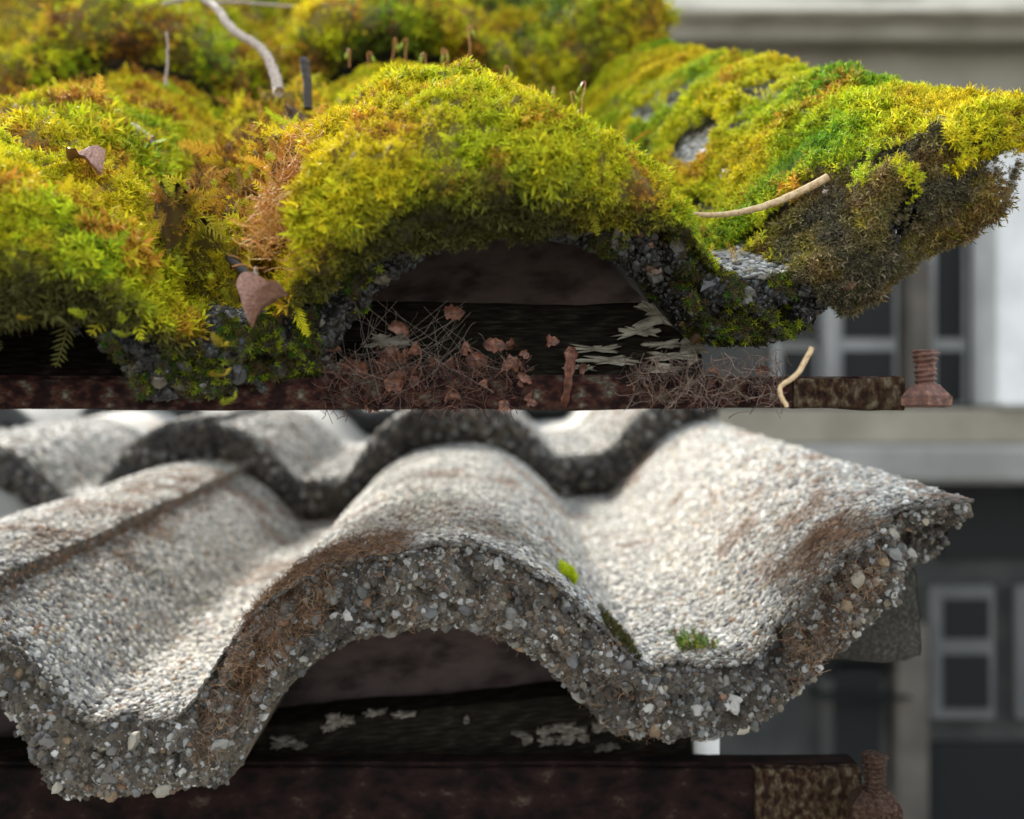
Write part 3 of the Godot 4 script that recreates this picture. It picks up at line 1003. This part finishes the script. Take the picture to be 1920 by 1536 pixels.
func upper_timbers(t: Transform3D) -> void:
	var z := -0.62 * SU
	var p := hit(t, 1000, 590, z)
	var r := hit(t, 1330, 560, z)
	var s := upper_shape()
	put("backing_board", scribed_board(s, SU, -2.0, 0.5, p.y - 0.008, z), M.board, self, t)
	tag(get_child(-1), "smooth pinkish grey board closing the hollow under the mossy tiles", "board")
	z = -0.36 * SU
	p = hit(t, 1000, 588, z)
	r = hit(t, 1345, 600, z)
	var q := hit(t, 1000, 720, z)
	var lv := Transform3D(Basis(), t.origin)
	var tim := thing("timber_batten", "weathered timber under the mossy tiles with cream paint peeling at its right end", "timber", lv)
	t = lv
	p = hit(t, 1240, 566, z)
	r = hit(t, 1316, 600, z)
	q = hit(t, 60, 752, z)
	put("beam_body", rough_slab(Vector3(-0.32, q.y, z - 0.02), Vector3(r.x, p.y, z), 140, 0.0016, 1500.0), M.timber, tim)
	for f in [[1120, 654, 44, 8], [1150, 676, 60, 9], [1235, 590, 46, 26], [1250, 646, 44, 9], [1258, 668, 50, 10], [1240, 690, 36, 8], [1200, 622, 40, 12], [1090, 690, 30, 6], [650, 690, 40, 14], [615, 684, 24, 12], [720, 640, 34, 16], [1300, 640, 22, 30]]:
		paint_flake(tim, t, f[0], f[1], f[2], f[3], z + 0.0014, M.flake)
	var beam := thing("iron_beam", "rusted iron bar below the mossy tiles with a lichened right end", "iron bar")
	var tb := Transform3D(Basis(), pt(1692, 706, DU + 0.012))
	beam.transform = tb
	put("bar_face", rough_slab(Vector3(-0.30, -0.0086, -0.008), Vector3(-0.0285, -0.0006, 0.0), 160, 0.0012, 1100.0), M.rust, beam)
	put("bar_flange", rough_slab(Vector3(-0.30, -0.0022, -0.035), Vector3(0.0, 0.0004, -0.004), 120, 0.0006, 1100.0), M.rust, beam)
	put("lichened_end", rough_slab(Vector3(-0.029, -0.0086, -0.008), Vector3(0.0, 0.0, 0.0012), 60, 0.0018, 1800.0), M.lichen_iron, beam)
	bolt("rusted_bolt", "rusted bolt and nut at the end of the upper iron bar, before the window", Transform3D(Basis(Vector3.UP, 0.2), pt(1735, 722, DU + 0.010)), DU / F * 0.98, 44.0, M.bolt)

func upper_moss(t: Transform3D) -> void:
	var s := upper_shape()
	var always := func(_w: Vector3) -> float: return 1.0
	# the central cushion
	var h := func(u: float, w: float) -> float: return lerpf(0.05, 0.122, smoothstep(0.3, -0.15, u)) * lerpf(1.0, 0.3, smoothstep(0.45, 1.5, w))
	var d := func(u: float) -> float: return 0.115 * smoothstep(0.40, 0.05, u) * lerpf(0.5, 1.0, smoothstep(-0.3, -0.05, u))
	var tint := func(p: Vector3, w: Vector3) -> Color:
		return moss_tint(p, -0.38 + 0.85 * smoothstep(0.04, 0.22, w.x) * smoothstep(0.9, 0.4, w.y) + 0.4 * smoothstep(-0.2, -0.36, w.x), 0.05 + 0.4 * w.z * smoothstep(0.3, 0.0, absf(w.x + 0.05)), 1.2 * smoothstep(0.22, 0.8, w.z) - 0.45)  # tint goes browner and darker down the hanging lip
	var c := cushion(s, SU, -0.43, 0.42, 0.0, 2.25, 150, 110, h, d, 0.075)
	var o := thing("moss_cushion", "large bright yellow-green moss cushion on the central roll, over the arched hollow", "moss", t, "moss cushions on the tiles")
	M.central_moss = o
	put("cushion_body", base_mesh(c, SU, tint), M.moss_base, o)
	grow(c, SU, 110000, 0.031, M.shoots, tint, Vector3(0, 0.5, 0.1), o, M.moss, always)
	grow(c, SU, 3500, 0.05, M.fronds, tint, Vector3(0, 0.6, 0.3), o, M.moss, always, "fronds")
	capsules(o, s)
	# the left cushion
	h = func(u: float, w: float) -> float: return 0.06 * smoothstep(0.75, 0.3, w) * (0.9 + 0.1 * cos(u * 9.0))
	d = func(u: float) -> float: return lerpf(0.0, 0.17, smoothstep(-0.62, -0.9, u))
	tint = func(p: Vector3, w: Vector3) -> Color:
		return moss_tint(p, -0.05, 0.12 + 0.5 * w.z, 1.25 * smoothstep(0.12, 0.75, w.z) - 0.42)  # lip tinted browner and darker towards its lower rim
	c = cushion(s, SU, -1.45, -0.57, 0.0, 0.75, 120, 50, h, d, 0.11)
	o = thing("moss_cushion", "lime and yellow moss cushion hanging over the eave at the far left", "moss", t, "moss cushions on the tiles")
	M.left_moss = o
	put("cushion_body", base_mesh(c, SU, tint), M.moss_base, o)
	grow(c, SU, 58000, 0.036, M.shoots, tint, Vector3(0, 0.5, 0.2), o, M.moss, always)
	grow(c, SU, 2600, 0.07, M.fronds, tint, Vector3(0, 0.1, 0.6), o, M.moss, always, "fronds")
	# the left roll further back
	h = func(u: float, w: float) -> float: return lerpf(0.055, 0.03, smoothstep(0.9, 1.6, w))
	d = func(u: float) -> float: return 0.0
	tint = func(p: Vector3, w: Vector3) -> Color: return moss_tint(p, -0.05, 0.34, -0.25)
	c = cushion(s, SU, -1.7, -0.55, 0.33, 2.25, 110, 60, h, d, 0.08)
	o = thing("moss_cushion", "straggling yellow moss behind the brown leaf on the left roll", "moss", t, "moss cushions on the tiles")
	put("cushion_body", base_mesh(c, SU, tint), M.moss_base, o)
	grow(c, SU, 36000, 0.042, M.shoots, tint, Vector3(0, 0.4, 0.1), o, M.moss, always)
	grow(c, SU, 1800, 0.075, M.fronds, tint, Vector3(0, 0.3, 0.5), o, M.moss, always, "fronds")
	# the valley between the left and central rolls
	h = func(u: float, w: float) -> float: return 0.15 + 0.03 * smoothstep(0.8, 1.5, w)
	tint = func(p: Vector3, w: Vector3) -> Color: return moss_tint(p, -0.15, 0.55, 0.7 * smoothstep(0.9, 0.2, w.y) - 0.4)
	c = cushion(s, SU, -0.72, -0.26, 0.2, 2.2, 70, 80, h, d, 0.19)
	o = thing("moss_cushion", "tangled orange and green feathery moss in the valley left of the central roll", "moss", t, "moss cushions on the tiles")
	M.valley_moss = o
	put("cushion_body", base_mesh(c, SU, tint), M.moss_base, o)
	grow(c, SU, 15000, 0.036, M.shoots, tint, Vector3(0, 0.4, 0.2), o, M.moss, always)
	grow(c, SU, 4200, 0.085, M.fronds, tint, Vector3(0, 0.2, 0.7), o, M.moss, always, "fronds")
	# the right roll
	h = func(u: float, w: float) -> float: return 0.062
	tint = func(p: Vector3, w: Vector3) -> Color:
		return moss_tint(p, 0.12 + 0.5 * smoothstep(0.72, 0.5, w.x), -0.02, 0.5 * smoothstep(0.7, 0.45, w.x) - 0.45)
	d = func(u: float) -> float: return 0.03
	c = cushion(s, SU, 0.5, 1.12, 0.0, 2.25, 110, 100, h, d, 0.035)
	var gaps := func(w: Vector3) -> float:
		var bare := na.get_noise_3d(w.x * 620.0, w.y * 260.0, 5.0) + 0.26 * smoothstep(0.22, 0.0, absf(w.x - 0.66)) * smoothstep(0.2, 0.5, w.y) * smoothstep(1.5, 1.0, w.y)
		var rim := lerpf(0.28, 0.0, smoothstep(0.58, 0.95, w.x)) + 0.22 * na.get_noise_3d(w.x * 600.0, 4.0, w.y * 450.0) + 0.14 * na.get_noise_3d(w.x * 1800.0, 9.0, w.y * 1500.0)
		return smoothstep(0.42, 0.26, bare) * smoothstep(rim - 0.09, rim + 0.05, w.y)
	o = thing("moss_mat", "short yellow-green moss mat over the right roll, worn to bare grey concrete in places", "moss", t, "moss cushions on the tiles")
	grow(c, SU, 95000, 0.029, M.shoots, tint, Vector3(0, 0.5, 0.1), o, M.moss, gaps)
	# the dead crust on the front of the right roll
	h = func(u: float, w: float) -> float: return lerpf(0.02, 0.045, smoothstep(0.58, 0.8, u))
	d = func(u: float) -> float: return lerpf(0.12, 0.17, smoothstep(0.55, 0.75, u))
	tint = func(p: Vector3, w: Vector3) -> Color:
		var q := moss_tint(p, 0.0, 0.6, 0.25)
		var dead: Color = [Color(.10, .082, .05), Color(.055, .046, .03), Color(.16, .13, .08), Color(.07, .068, .03)][rng.randi() % 4]
		return mix3(q, dead * rng.randf_range(0.6, 1.3), 0.86 - 0.5 * smoothstep(0.1, 0.35, w.y) + 0.5 * na.get_noise_3d(p.x * 700.0, p.y * 700.0, p.z * 700.0))
	c = cushion(s, SU, 0.58, 1.08, 0.0, 0.52, 90, 36, h, d, 0.12)
	o = thing("moss_crust", "dark brown shaggy crust of dead moss on the broken right-hand tile corner", "moss", t, "moss cushions on the tiles")
	M.crust = o
	var below := func(w: Vector3) -> float:
		var rim := lerpf(0.28, 0.0, smoothstep(0.58, 0.95, w.x)) + 0.22 * na.get_noise_3d(w.x * 600.0, 4.0, w.y * 450.0) + 0.14 * na.get_noise_3d(w.x * 1800.0, 9.0, w.y * 1500.0)
		return smoothstep(rim + 0.1, rim - 0.06, w.y)
	grow(c, SU, 40000, 0.028, M.shoots, tint, Vector3(0, 0.1, 0.4), o, M.moss, below)
	# the trough on the right
	h = func(u: float, w: float) -> float: return 0.03
	tint = func(p: Vector3, w: Vector3) -> Color: return moss_tint(p, 0.5, 0.2, 0.15)
	c = cushion(s, SU, 0.33, 0.62, 0.05, 1.9, 50, 60, h, d, 0.03)
	var sparse := func(w: Vector3) -> float: return smoothstep(-0.05, 0.15, na.get_noise_3d(w.x * 700.0, w.y * 500.0, 55.0)) * smoothstep(0.02, 0.3, w.y)
	o = thing("moss_tuft", "sparse green moss tufts in the gravelly trough right of the central roll", "moss", t, "moss cushions on the tiles")
	grow(c, SU, 9000, 0.035, M.shoots, tint, Vector3(0, 0.5, 0.1), o, M.moss, sparse)
	for k in 2:
		o = thing("moss_film", ["dark wet moss draped over the lip of the left-hand trough, round the pinkish leaf", "dark wet moss on the tile edge right of the arched hollow"][k], "moss", t)
		for part in 3:
			var where := []
			var tints := PackedColorArray()
			for n in 1500:
				var u: float = rng.randf_range(-0.74, -0.22) if k == 0 else rng.randf_range(0.16, 0.62)
				var f := pow(rng.randf(), 1.5)
				if na.get_noise_3d(u * 900.0, f * 130.0, 40.0 * k) < -0.02: continue
				var n2 := Vector3(rng.randf_range(-.5, .5), rng.randf_range(-.1, .8), 1).normalized()
				where.append(Transform3D(upright(n2, rng.randf() * TAU).scaled(Vector3.ONE * SU * rng.randf_range(0.012, 0.03)), s.at(u, s.edge, maxf(f, 0.01)) * SU))
				tints.append([OLI * 0.6, BLK * 1.5, GRN * 0.3, OLI, BRN * 0.4, LIME * 0.35][rng.randi() % 6])
			many("shoots", M.shoots[part], M.moss, where, tints, o)
	# the second course
	var t2 := t * Transform3D(Basis(), Vector3(0, 0.16, -2.3) * SU)
	var s2 := TileShape.new()
	s2.na = na
	for k in 3:
		var u0: float = [-2.3, -0.62, 0.40][k]
		var u1: float = [-0.50, 0.52, 1.12][k]
		h = func(u: float, w: float) -> float: return 0.11 + 0.08 * smoothstep(0.1, 0.5, absf(u - roundf(u))) + 0.27 * smoothstep(0.4, 2.0, w)
		d = func(u: float) -> float: return 0.075 if k < 2 else 0.34
		tint = func(p: Vector3, w: Vector3) -> Color: return moss_tint(p, 0.1 + 0.15 * k, 0.3 if k < 2 else 0.25, (0.7 * w.z if k == 1 else 0.25 * k + 0.3 * w.z) - 0.3)
		c = cushion(s2, SU, u0, u1, 0.0, 2.4, 90, 50, h, d, 0.09)
		o = thing("moss_cushion", ["blurred yellow moss on the second course at the far left", "golden moss arching over the dark tile end behind the central roll", "dark green moss clump on the second course against the cream eaves board"][k], "moss", t2, "moss cushions on the tiles")
		put("cushion_body", base_mesh(c, SU, tint), M.moss_base, o)
		grow(c, SU, 16000, 0.06, M.shoots, tint, Vector3(0, 0.4, 0.1), o, M.moss, always)

func capsules(parent: Node3D, s: TileShape) -> void:
	# spore capsules on thin stalks, nodding at the tip
	var stalk := paint(Color(.42, .16, .03), 0.5)
	var pod := paint(Color(.24, .28, .03), 0.8)
	pod.metallic_specular = 0.2
	for k in [[735, 118, 40], [760, 118, 38], [690, 130, 26], [830, 125, 28], [880, 130, 75], [945, 180, 50], [1040, 205, 34], [1090, 220, 60], [840, 130, 30], [1030, 330, 100], [655, 130, 30], [1010, 300, 70], [800, 130, 24], [960, 395, 60], [1075, 215, 36]]:
		var inv := parent.transform.affine_inverse()
		var dd := 0.255 + 0.16 * clampf((330.0 - k[1]) / 210.0, 0.0, 1.0)
		var px: float = dd / F
		var p0 := inv * pt(k[0], k[1] - 4.0, dd)
		var up := inv.basis * Vector3(rng.randf_range(-.15, .15), 1, 0.0)
		var l: float = k[2] * px
		var sd := inv.basis * Vector3(rng.randf_range(-1, 1), 0, rng.randf_range(-.5, .5)).normalized()
		var tip := p0 + up * l
		var pth := curve_path([p0, p0 + up * l * 0.5 + sd * l * 0.03, tip, tip + sd * 5.0 * px + up * 2.0 * px, tip + sd * 9.0 * px - up * 7.0 * px], 5)
		var q := put("capsule_stalk", tube(pth, taper(pth.size(), 1.1 * px, 0.8 * px), 5), stalk, parent)
		var n := pth.size()
		var body := PackedVector3Array()
		for i in 7: body.append(pth[n - 1] + (sd * 0.35 - up).normalized() * (i - 1) * 2.6 * px)
		put("capsule", tube(body, PackedFloat32Array([0.8 * px, 1.8 * px, 2.5 * px, 2.9 * px, 2.5 * px, 1.6 * px, 0.5 * px]), 8), pod, q)

func twig(called: String, label: String, category: String, knots: Array, r0: float, r1: float, mat: Material, wobble := 0.0004) -> MeshInstance3D:
	# knots are [pixel x, pixel y, metres away]
	var at := []
	for k in knots: at.append(pt(k[0], k[1], k[2]))
	var path := curve_path(at, 8, wobble)
	var base: Vector3 = at[0]
	for i in path.size(): path[i] -= base
	var o := put(called, tube(path, taper(path.size(), r0, r1), 9, 0.35), mat, self, Transform3D(Basis(), base))
	tag(o, label, category)
	return o

func blade(outline: Array, at: Vector3, b: Basis, size: float, curl: float, fold: float, seed_: int) -> ArrayMesh:
	# a dry leaf: an outline of half-widths along its length, curled and folded, with a raised midrib
	var nl := outline.size()
	var nw := 9
	var v := PackedVector3Array()
	for side in 2:
		for i in nl:
			var x := float(i) / (nl - 1)
			for j in nw:
				var y := (float(j) / (nw - 1) - 0.5) * 2.0
				var half: float = outline[i]
				var jag := 1.0 + 0.34 * na.get_noise_2d(x * 2600.0 + seed_ * 77.0, signf(y) * 50.0) if absf(y) > 0.9 else 1.0
				var hgt := -curl * pow(x - 0.5, 2.0) * 4.0 + fold * absf(y) * half * 2.0 + 0.075 * na.get_noise_2d(x * 400.0 + seed_, y * 300.0) - (0.008 * side)
				hgt += 0.010 * sin(x * 60.0 - absf(y) * 7.0) * (1.0 - absf(y))
				if j == nw / 2: hgt -= 0.022
				v.append(at + b * (Vector3(x - 0.5, hgt, y * half * jag) * size))
	var idx := grid_index(nl, nw, false)
	for k in grid_index(nl, nw, true): idx.append(k + nl * nw)
	return built(v, idx)

func upper_litter(t: Transform3D) -> void:
	twig("twig", "pale bare twig bending down to the moss left of the central cushion", "twig", [[330, -30, .50], [395, 5, .46], [432, 52, .43], [490, 92, .41], [512, 130, .40], [522, 172, .39]], 0.0016, 0.0024, M.twig)
	twig("twig", "thin blurred twig at the top edge left of the bending twig", "twig", [[262, 26, .5], [320, 4, .5], [400, -12, .52]], 0.0010, 0.0013, M.twig)
	twig("twig", "thin twig crossing the top edge above the bending twig", "twig", [[400, 4, .5], [470, 6, .5], [560, 14, .52]], 0.0010, 0.0007, M.twig)
	twig("twig_stub", "black broken twig stub standing between the valley moss and the central cushion", "twig", [[578, 205, .37], [577, 160, .37], [573, 128, .37], [570, 112, .37]], 0.0017, 0.0021, M.black_twig, 0.0002)
	twig("grass_stem", "curved pale straw lying across the right-hand trough", "stem", [[1290, 402, .29], [1360, 402, .286], [1430, 388, .283], [1500, 360, .281], [1552, 333, .280]], 0.0007, 0.0012, M.straw, 0.0001)
	twig("twig", "grey twig lying in the valley moss above the brown leaf", "twig", [[180, 200, .36], [230, 225, .345], [285, 262, .335]], 0.0011, 0.0012, M.twig)
	twig("twig", "dark twig on the eave behind the pinkish leaf", "twig", [[420, 470, .262], [450, 505, .252], [485, 535, .245], [505, 550, .243]], 0.0010, 0.0013, M.black_twig)
	twig("grass_stem", "thin dry stem bent over the upper iron bar left of the bolt", "stem", [[1522, 652, .237], [1495, 700, .236], [1462, 728, .236], [1475, 762, .236]], 0.0007, 0.0005, M.straw, 0.0001)
	twig("grass_stem", "pale thread of grass across the far-left cushion", "stem", [[0, 436, .222], [30, 438, .221], [68, 446, .223]], 0.00035, 0.0003, M.straw, 0.0001)
	for k in [[310, 160, 312, 60, .42], [480, 505, 470, 530, .245]]:
		twig("twig", "thin upright stalk before the dark hollow at the left" if k[0] == 310 else "short bent stalk beside the pinkish leaf", "twig", [[k[0], k[1], k[4]], [(k[0] + k[2]) / 2 + 3, (k[1] + k[3]) / 2, k[4]], [k[2], k[3], k[4]]], 0.0007, 0.0005, M.twig)
	# leaves
	var out := [0.02, 0.14, 0.25, 0.32, 0.36, 0.38, 0.37, 0.33, 0.26, 0.16, 0.03]
	var inv := Basis()
	var l := put("dead_leaf", blade(out, Vector3.ZERO, Basis(Vector3(0.55, 0.62, -0.45).normalized(), Vector3(-0.25, 0.62, 0.72).normalized(), Vector3(0.5, -0.7, 0.4).normalized()).orthonormalized(), 0.0125, 0.15, 0.9, 3), M.leaf, self, Transform3D(inv, pt(500, 572, .233)))
	tag(l, "folded pinkish brown dead leaf on the wet eave left of the hollow", "leaf")
	l = put("dead_leaf", blade(out, Vector3.ZERO, Basis(Vector3(0.85, -0.35, 0.3).normalized(), Vector3(0.25, 0.85, 0.45).normalized(), Vector3(-0.4, -0.3, 0.8).normalized()).orthonormalized(), 0.0125, 0.22, 0.35, 5), M.leaf, self, Transform3D(inv, pt(158, 296, .262)))
	tag(l, "curled brown dead leaf lying on the left roll behind the far-left cushion", "leaf")
	# scraps of dead leaf caught under the hollow
	var spots := [[640, 738, 22], [690, 722, 26], [745, 712, 20], [775, 745, 24], [800, 690, 18], [835, 735, 22], [880, 720, 16], [912, 735, 20], [760, 610, 22], [855, 585, 18], [780, 660, 16], [925, 645, 17], [960, 690, 20], [990, 705, 16], [850, 680, 15], [1000, 745, 18], [690, 755, 20], [1085, 690, 14], [720, 680, 18], [800, 752, 22], [940, 755, 18], [1030, 640, 12], [680, 690, 14]]
	for k in 60: spots.append([rng.randf_range(620, 1010), 755.0 - 110.0 * pow(rng.randf(), 1.6), rng.randf_range(7, 19)])
	for k in 22: spots.append([rng.randf_range(1180, 1470), rng.randf_range(690, 755), rng.randf_range(6, 14)])
	for q in spots:
		var px: float = 0.252 / F
		var b := Basis.from_euler(Vector3(rng.randf_range(0.6, 1.6), rng.randf() * TAU, rng.randf_range(-.5, .5)))
		var sc := put("leaf_scrap", blade([0.05, 0.2, 0.34, 0.28, 0.4, 0.24, 0.3, 0.1], Vector3.ZERO, b, q[2] * 2.5 * px, rng.randf_range(0.1, 0.5), rng.randf_range(-.4, .6), int(q[0])), M.scrap, self, Transform3D(inv, pt(q[0], q[1], .250 + rng.randf() * 0.012)))
		tag(sc, "curled reddish brown scrap of dead leaf caught over the upper iron bar", "leaf", "leaf scraps on the upper iron bar")
	l = put("leaf_strip", blade([0.03, 0.07, 0.05, 0.07, 0.06, 0.10, 0.07, 0.12, 0.04], Vector3.ZERO, Basis(Vector3(0.12, 1, 0).normalized(), Vector3(0, 0, 1), Vector3(1, -0.12, 0).normalized()), 0.016, 0.2, 0.5, 9), M.scrap, self, Transform3D(inv, pt(1066, 706, .246)))
	tag(l, "long hanging strip of rusty brown leaf right of the other scraps", "leaf")
	var dry := thing("dry_moss", "wispy dried orange moss strands beside the central cushion, above the pinkish leaf", "moss")
	fibres(dry, 520, func() -> Array:
		var k := rng.randf()
		var q := Vector2(lerpf(480, 590, k) + rng.randfn() * 22.0, lerpf(450, 290, k) + rng.randfn() * 26.0)
		return [pt(q.x, q.y, .232 + 0.03 * k), Vector3(0, -0.2, 1)], 0.0105, [Color(.50, .20, .03), Color(.40, .15, .025), Color(.55, .32, .08)])
	# cobweb threads under the arch
	var web := thing("cobweb", "dusty cobweb threads hung with debris across the left of the arched hollow", "cobweb")
	for k in 60:
		var a := Vector2(rng.randf_range(620, 900), rng.randf_range(560, 660))
		var e := Vector2(rng.randf_range(600, 1000), rng.randf_range(640, 760))
		var dz := rng.randf_range(.246, .262)
		var path := curve_path([pt(a.x, a.y, dz), pt((a.x + e.x) / 2 + rng.randf_range(-15, 15), (a.y + e.y) / 2 + rng.randf_range(5, 25), dz), pt(e.x, e.y, dz)], 6, 0.0002)
		put("thread", tube(path, taper(path.size(), 0.00003, 0.00004), 3), M.web, web)
	# matted dry roots over the bar
	var mat := thing("root_mat", "matted dry brown roots lying over the upper iron bar right of the arch", "roots")
	fibres(mat, 420, func() -> Array: return [pt(rng.randf_range(1180, 1470), 755 - 100 * rng.randf() * lerpf(0.5, 1.0, rng.randf()), .247 + rng.randf() * 0.006), Vector3(0, 0, 1)], 0.009, [Color(.13, .075, .05), Color(.22, .15, .11), Color(.07, .04, .03)])
	var mat2 := thing("root_mat", "matted brown roots and debris hanging under the left of the mossy arch", "roots")
	fibres(mat2, 1100, func() -> Array: return [pt(rng.randf_range(600, 980), 730 + rng.randf_range(-45, 30), .25 + rng.randf() * 0.008), Vector3(0, 0, 1)], 0.009, [Color(.10, .045, .03), Color(.17, .08, .05), Color(.05, .026, .02)])
	# single large fronds that stand out of the moss
	for q in [[460, 335, 0.35, 60, 0], [500, 300, 0.1, 56, 0], [400, 340, 1.2, 46, 0], [525, 300, 0.4, 60, 1], [545, 345, -0.5, 62, 1], [500, 410, 0.9, 64, 1], [470, 430, 0.5, 52, 1], [560, 380, 0.2, 50, 1], [300, 380, -0.4, 50, 1], [270, 470, 0.3, 60, 0], [330, 500, 0.9, 70, 0], [390, 520, 1.2, 56, 0], [230, 600, 2.4, 60, 0], [250, 620, 2.6, 50, 0], [425, 640, 3.0, 70, 2], [430, 690, 2.9, 70, 2], [440, 735, 2.2, 70, 0], [100, 480, 0.9, 56, 2], [180, 520, 1.8, 50, 0], [160, 590, 2.0, 54, 0], [60, 590, 2.6, 50, 2], [255, 290, 0.9, 50, 0], [330, 300, 0.8, 60, 0], [380, 270, 1.1, 52, 2], [1345, 455, 0.6, 40, 0], [1560, 490, 2.9, 44, 2], [1190, 265, 0.3, 44, 1], [1255, 330, -0.2, 44, 2]]:
		var dd := 0.225 + 0.03 * clampf((560.0 - q[1]) / 250.0, 0.0, 1.2)
		if q[0] > 1150: dd = 0.27
		var g: float = q[3] * 1.1 * dd / F
		var b := Basis(Vector3(0, 0, 1), -q[2]) * Basis(Vector3.UP, rng.randf_range(-.5, .5)) * Basis(Vector3.RIGHT, 0.2)
		var col: Color = [LIME * 0.95, ORA, YEL * 0.7][q[4]]
		var host: Node3D = M.left_moss if q[0] < 290 or q[1] > 450 else M.valley_moss
		if q[0] > 1100: host = M.crust if q[0] > 1300 else M.central_moss
		put("frond", M.fronds[rng.randi() % 3], frond_mat(q[4]), host, host.transform.affine_inverse() * Transform3D(b.scaled(Vector3.ONE * g), pt(q[0], q[1], dd)))

func frond_mat(k: int) -> StandardMaterial3D:
	if not M.has("frond_mats"):
		M.frond_mats = []
		for c in [Color(.32, .36, .02), Color(.42, .17, .03), Color(.36, .27, .02)]:
			var m := speckled([[0.2, c * 0.75], [0.5, c], [0.8, c * 1.2]], 0.02, Vector3.ONE * 60.0, 0.9)
			m.metallic_specular = 0.2
			m.backlight_enabled = true
			m.backlight = Color(.5, .5, .5)
			M.frond_mats.append(m)
	return M.frond_mats[k]

func fibres(parent: Node3D, count: int, spot: Callable, length: float, cols: Array) -> void:
	for part in 3:
		var where := []
		var tint := PackedColorArray()
		for n in count / 3:
			var p: Array = spot.call()
			var n2: Vector3 = (p[1] + Vector3(rng.randf_range(-1, 1), rng.randf_range(-1, 1), rng.randf_range(-1, 1)) * 0.4).normalized()
			where.append(Transform3D(upright(n2, rng.randf() * TAU).scaled(Vector3.ONE * length * rng.randf_range(0.4, 1.2)), p[0]))
			var c: Color = cols[rng.randi() % cols.size()]
			tint.append(c * rng.randf_range(0.7, 1.2))
		many("fibres", M.fibres[part], M.fibre, where, tint, parent)

func lower_litter(t: Transform3D) -> void:
	var s := TileShape.new()
	s.na = na
	var brown := [Color(.16, .075, .035), Color(.26, .13, .06), Color(.09, .045, .025), Color(.34, .21, .11)]
	var on_top := func(u0: float, u1: float, v0: float, v1: float) -> Callable:
		return func() -> Array:
			var u := rng.randf_range(u0, u1)
			var w := rng.randf_range(v0, v1)
			return [(s.at(u, w, 0.0) + s.normal(u, w) * rng.randf_range(0.0, 0.012)) * SL, s.normal(u, w)]
	var on_face := func(u0: float, u1: float, f0: float, f1: float) -> Callable:
		return func() -> Array:
			var u := rng.randf_range(u0, u1)
			return [(s.at(u, s.edge, rng.randf_range(f0, f1)) + Vector3(0, 0, rng.randf_range(0.0, 0.02))) * SL, Vector3(0, 0.1, 1)]
	var o := thing("root_mat", "brown dead rootlets matted on the left shoulder of the central clean roll", "roots", t, "dead root mats")
	fibres(o, 1500, on_top.call(-0.33, -0.02, 0.0, 0.22), 0.010, brown)
	fibres(o, 900, on_face.call(-0.34, -0.14, 0.0, 0.55), 0.009, brown)
	o = thing("root_mat", "brown dead rootlets on the crest of the central clean roll further back", "roots", t, "dead root mats")
	fibres(o, 420, on_top.call(-0.18, 0.16, 0.2, 0.55), 0.007, brown)
	o = thing("root_mat", "rusty rootlets on the broken front of the right-hand clean roll", "roots", t, "dead root mats")
	fibres(o, 700, on_top.call(0.70, 0.88, 0.02, 0.22), 0.008, brown)
	fibres(o, 600, on_face.call(0.66, 0.86, 0.05, 0.6), 0.008, brown)
	o = thing("root_mat", "dark rootlets clinging to the front edge left of the hollow", "roots", t, "dead root mats")
	fibres(o, 450, on_face.call(-0.42, -0.27, 0.1, 0.7), 0.008, brown)
	o = thing("root_mat", "brown rootlets along the ridge and seam of the far-left clean roll", "roots", t, "dead root mats")
	fibres(o, 900, on_top.call(-1.02, -0.78, 0.5, 1.7), 0.009, brown)
	fibres(o, 500, on_top.call(-0.84, -0.78, 0.0, 1.6), 0.008, brown)
	o = thing("root_mat", "thin brown rootlets over the wet front edge above the hollow", "roots", t, "dead root mats")
	fibres(o, 700, on_face.call(-0.1, 0.42, 0.05, 0.95), 0.006, brown)
	# living moss left on the clean tile
	for k in [[0.275, 0.298, 0.16, 0.24, 200, 0.020, 0], [0.49, 0.56, 0.08, 0.2, 110, 0.020, 1], [0.34, 0.40, 0.02, 0.18, 420, 0.016, 2]]:
		o = thing("moss_tuft", ["bright yellow-green moss sprig on the right flank of the central clean roll", "small green moss tuft in the clean right-hand trough", "dark moss along the foot of the central clean roll"][k[6]], "moss", t)
		for part in 3:
			var where := []
			var tint := PackedColorArray()
			for n in k[4] / 3:
				var u := rng.randf_range(k[0], k[1])
				var w := rng.randf_range(k[2], k[3])
				var nn := (s.normal(u, w) + Vector3(rng.randf_range(-.5, .5), 0.3, rng.randf_range(-.5, .5))).normalized()
				where.append(Transform3D(upright(nn, rng.randf() * TAU).scaled(Vector3.ONE * k[5] * SL * rng.randf_range(0.6, 1.3)), s.at(u, w, 0.0) * SL))
				tint.append([LIME * 1.15, [GRN * 0.6, GRN, LIME * 0.7, BRN, OLI][rng.randi() % 5], OLI * rng.randf_range(0.5, 1.3)][k[6]])
			many("shoots", M.shoots[part], M.moss, where, tint, o)
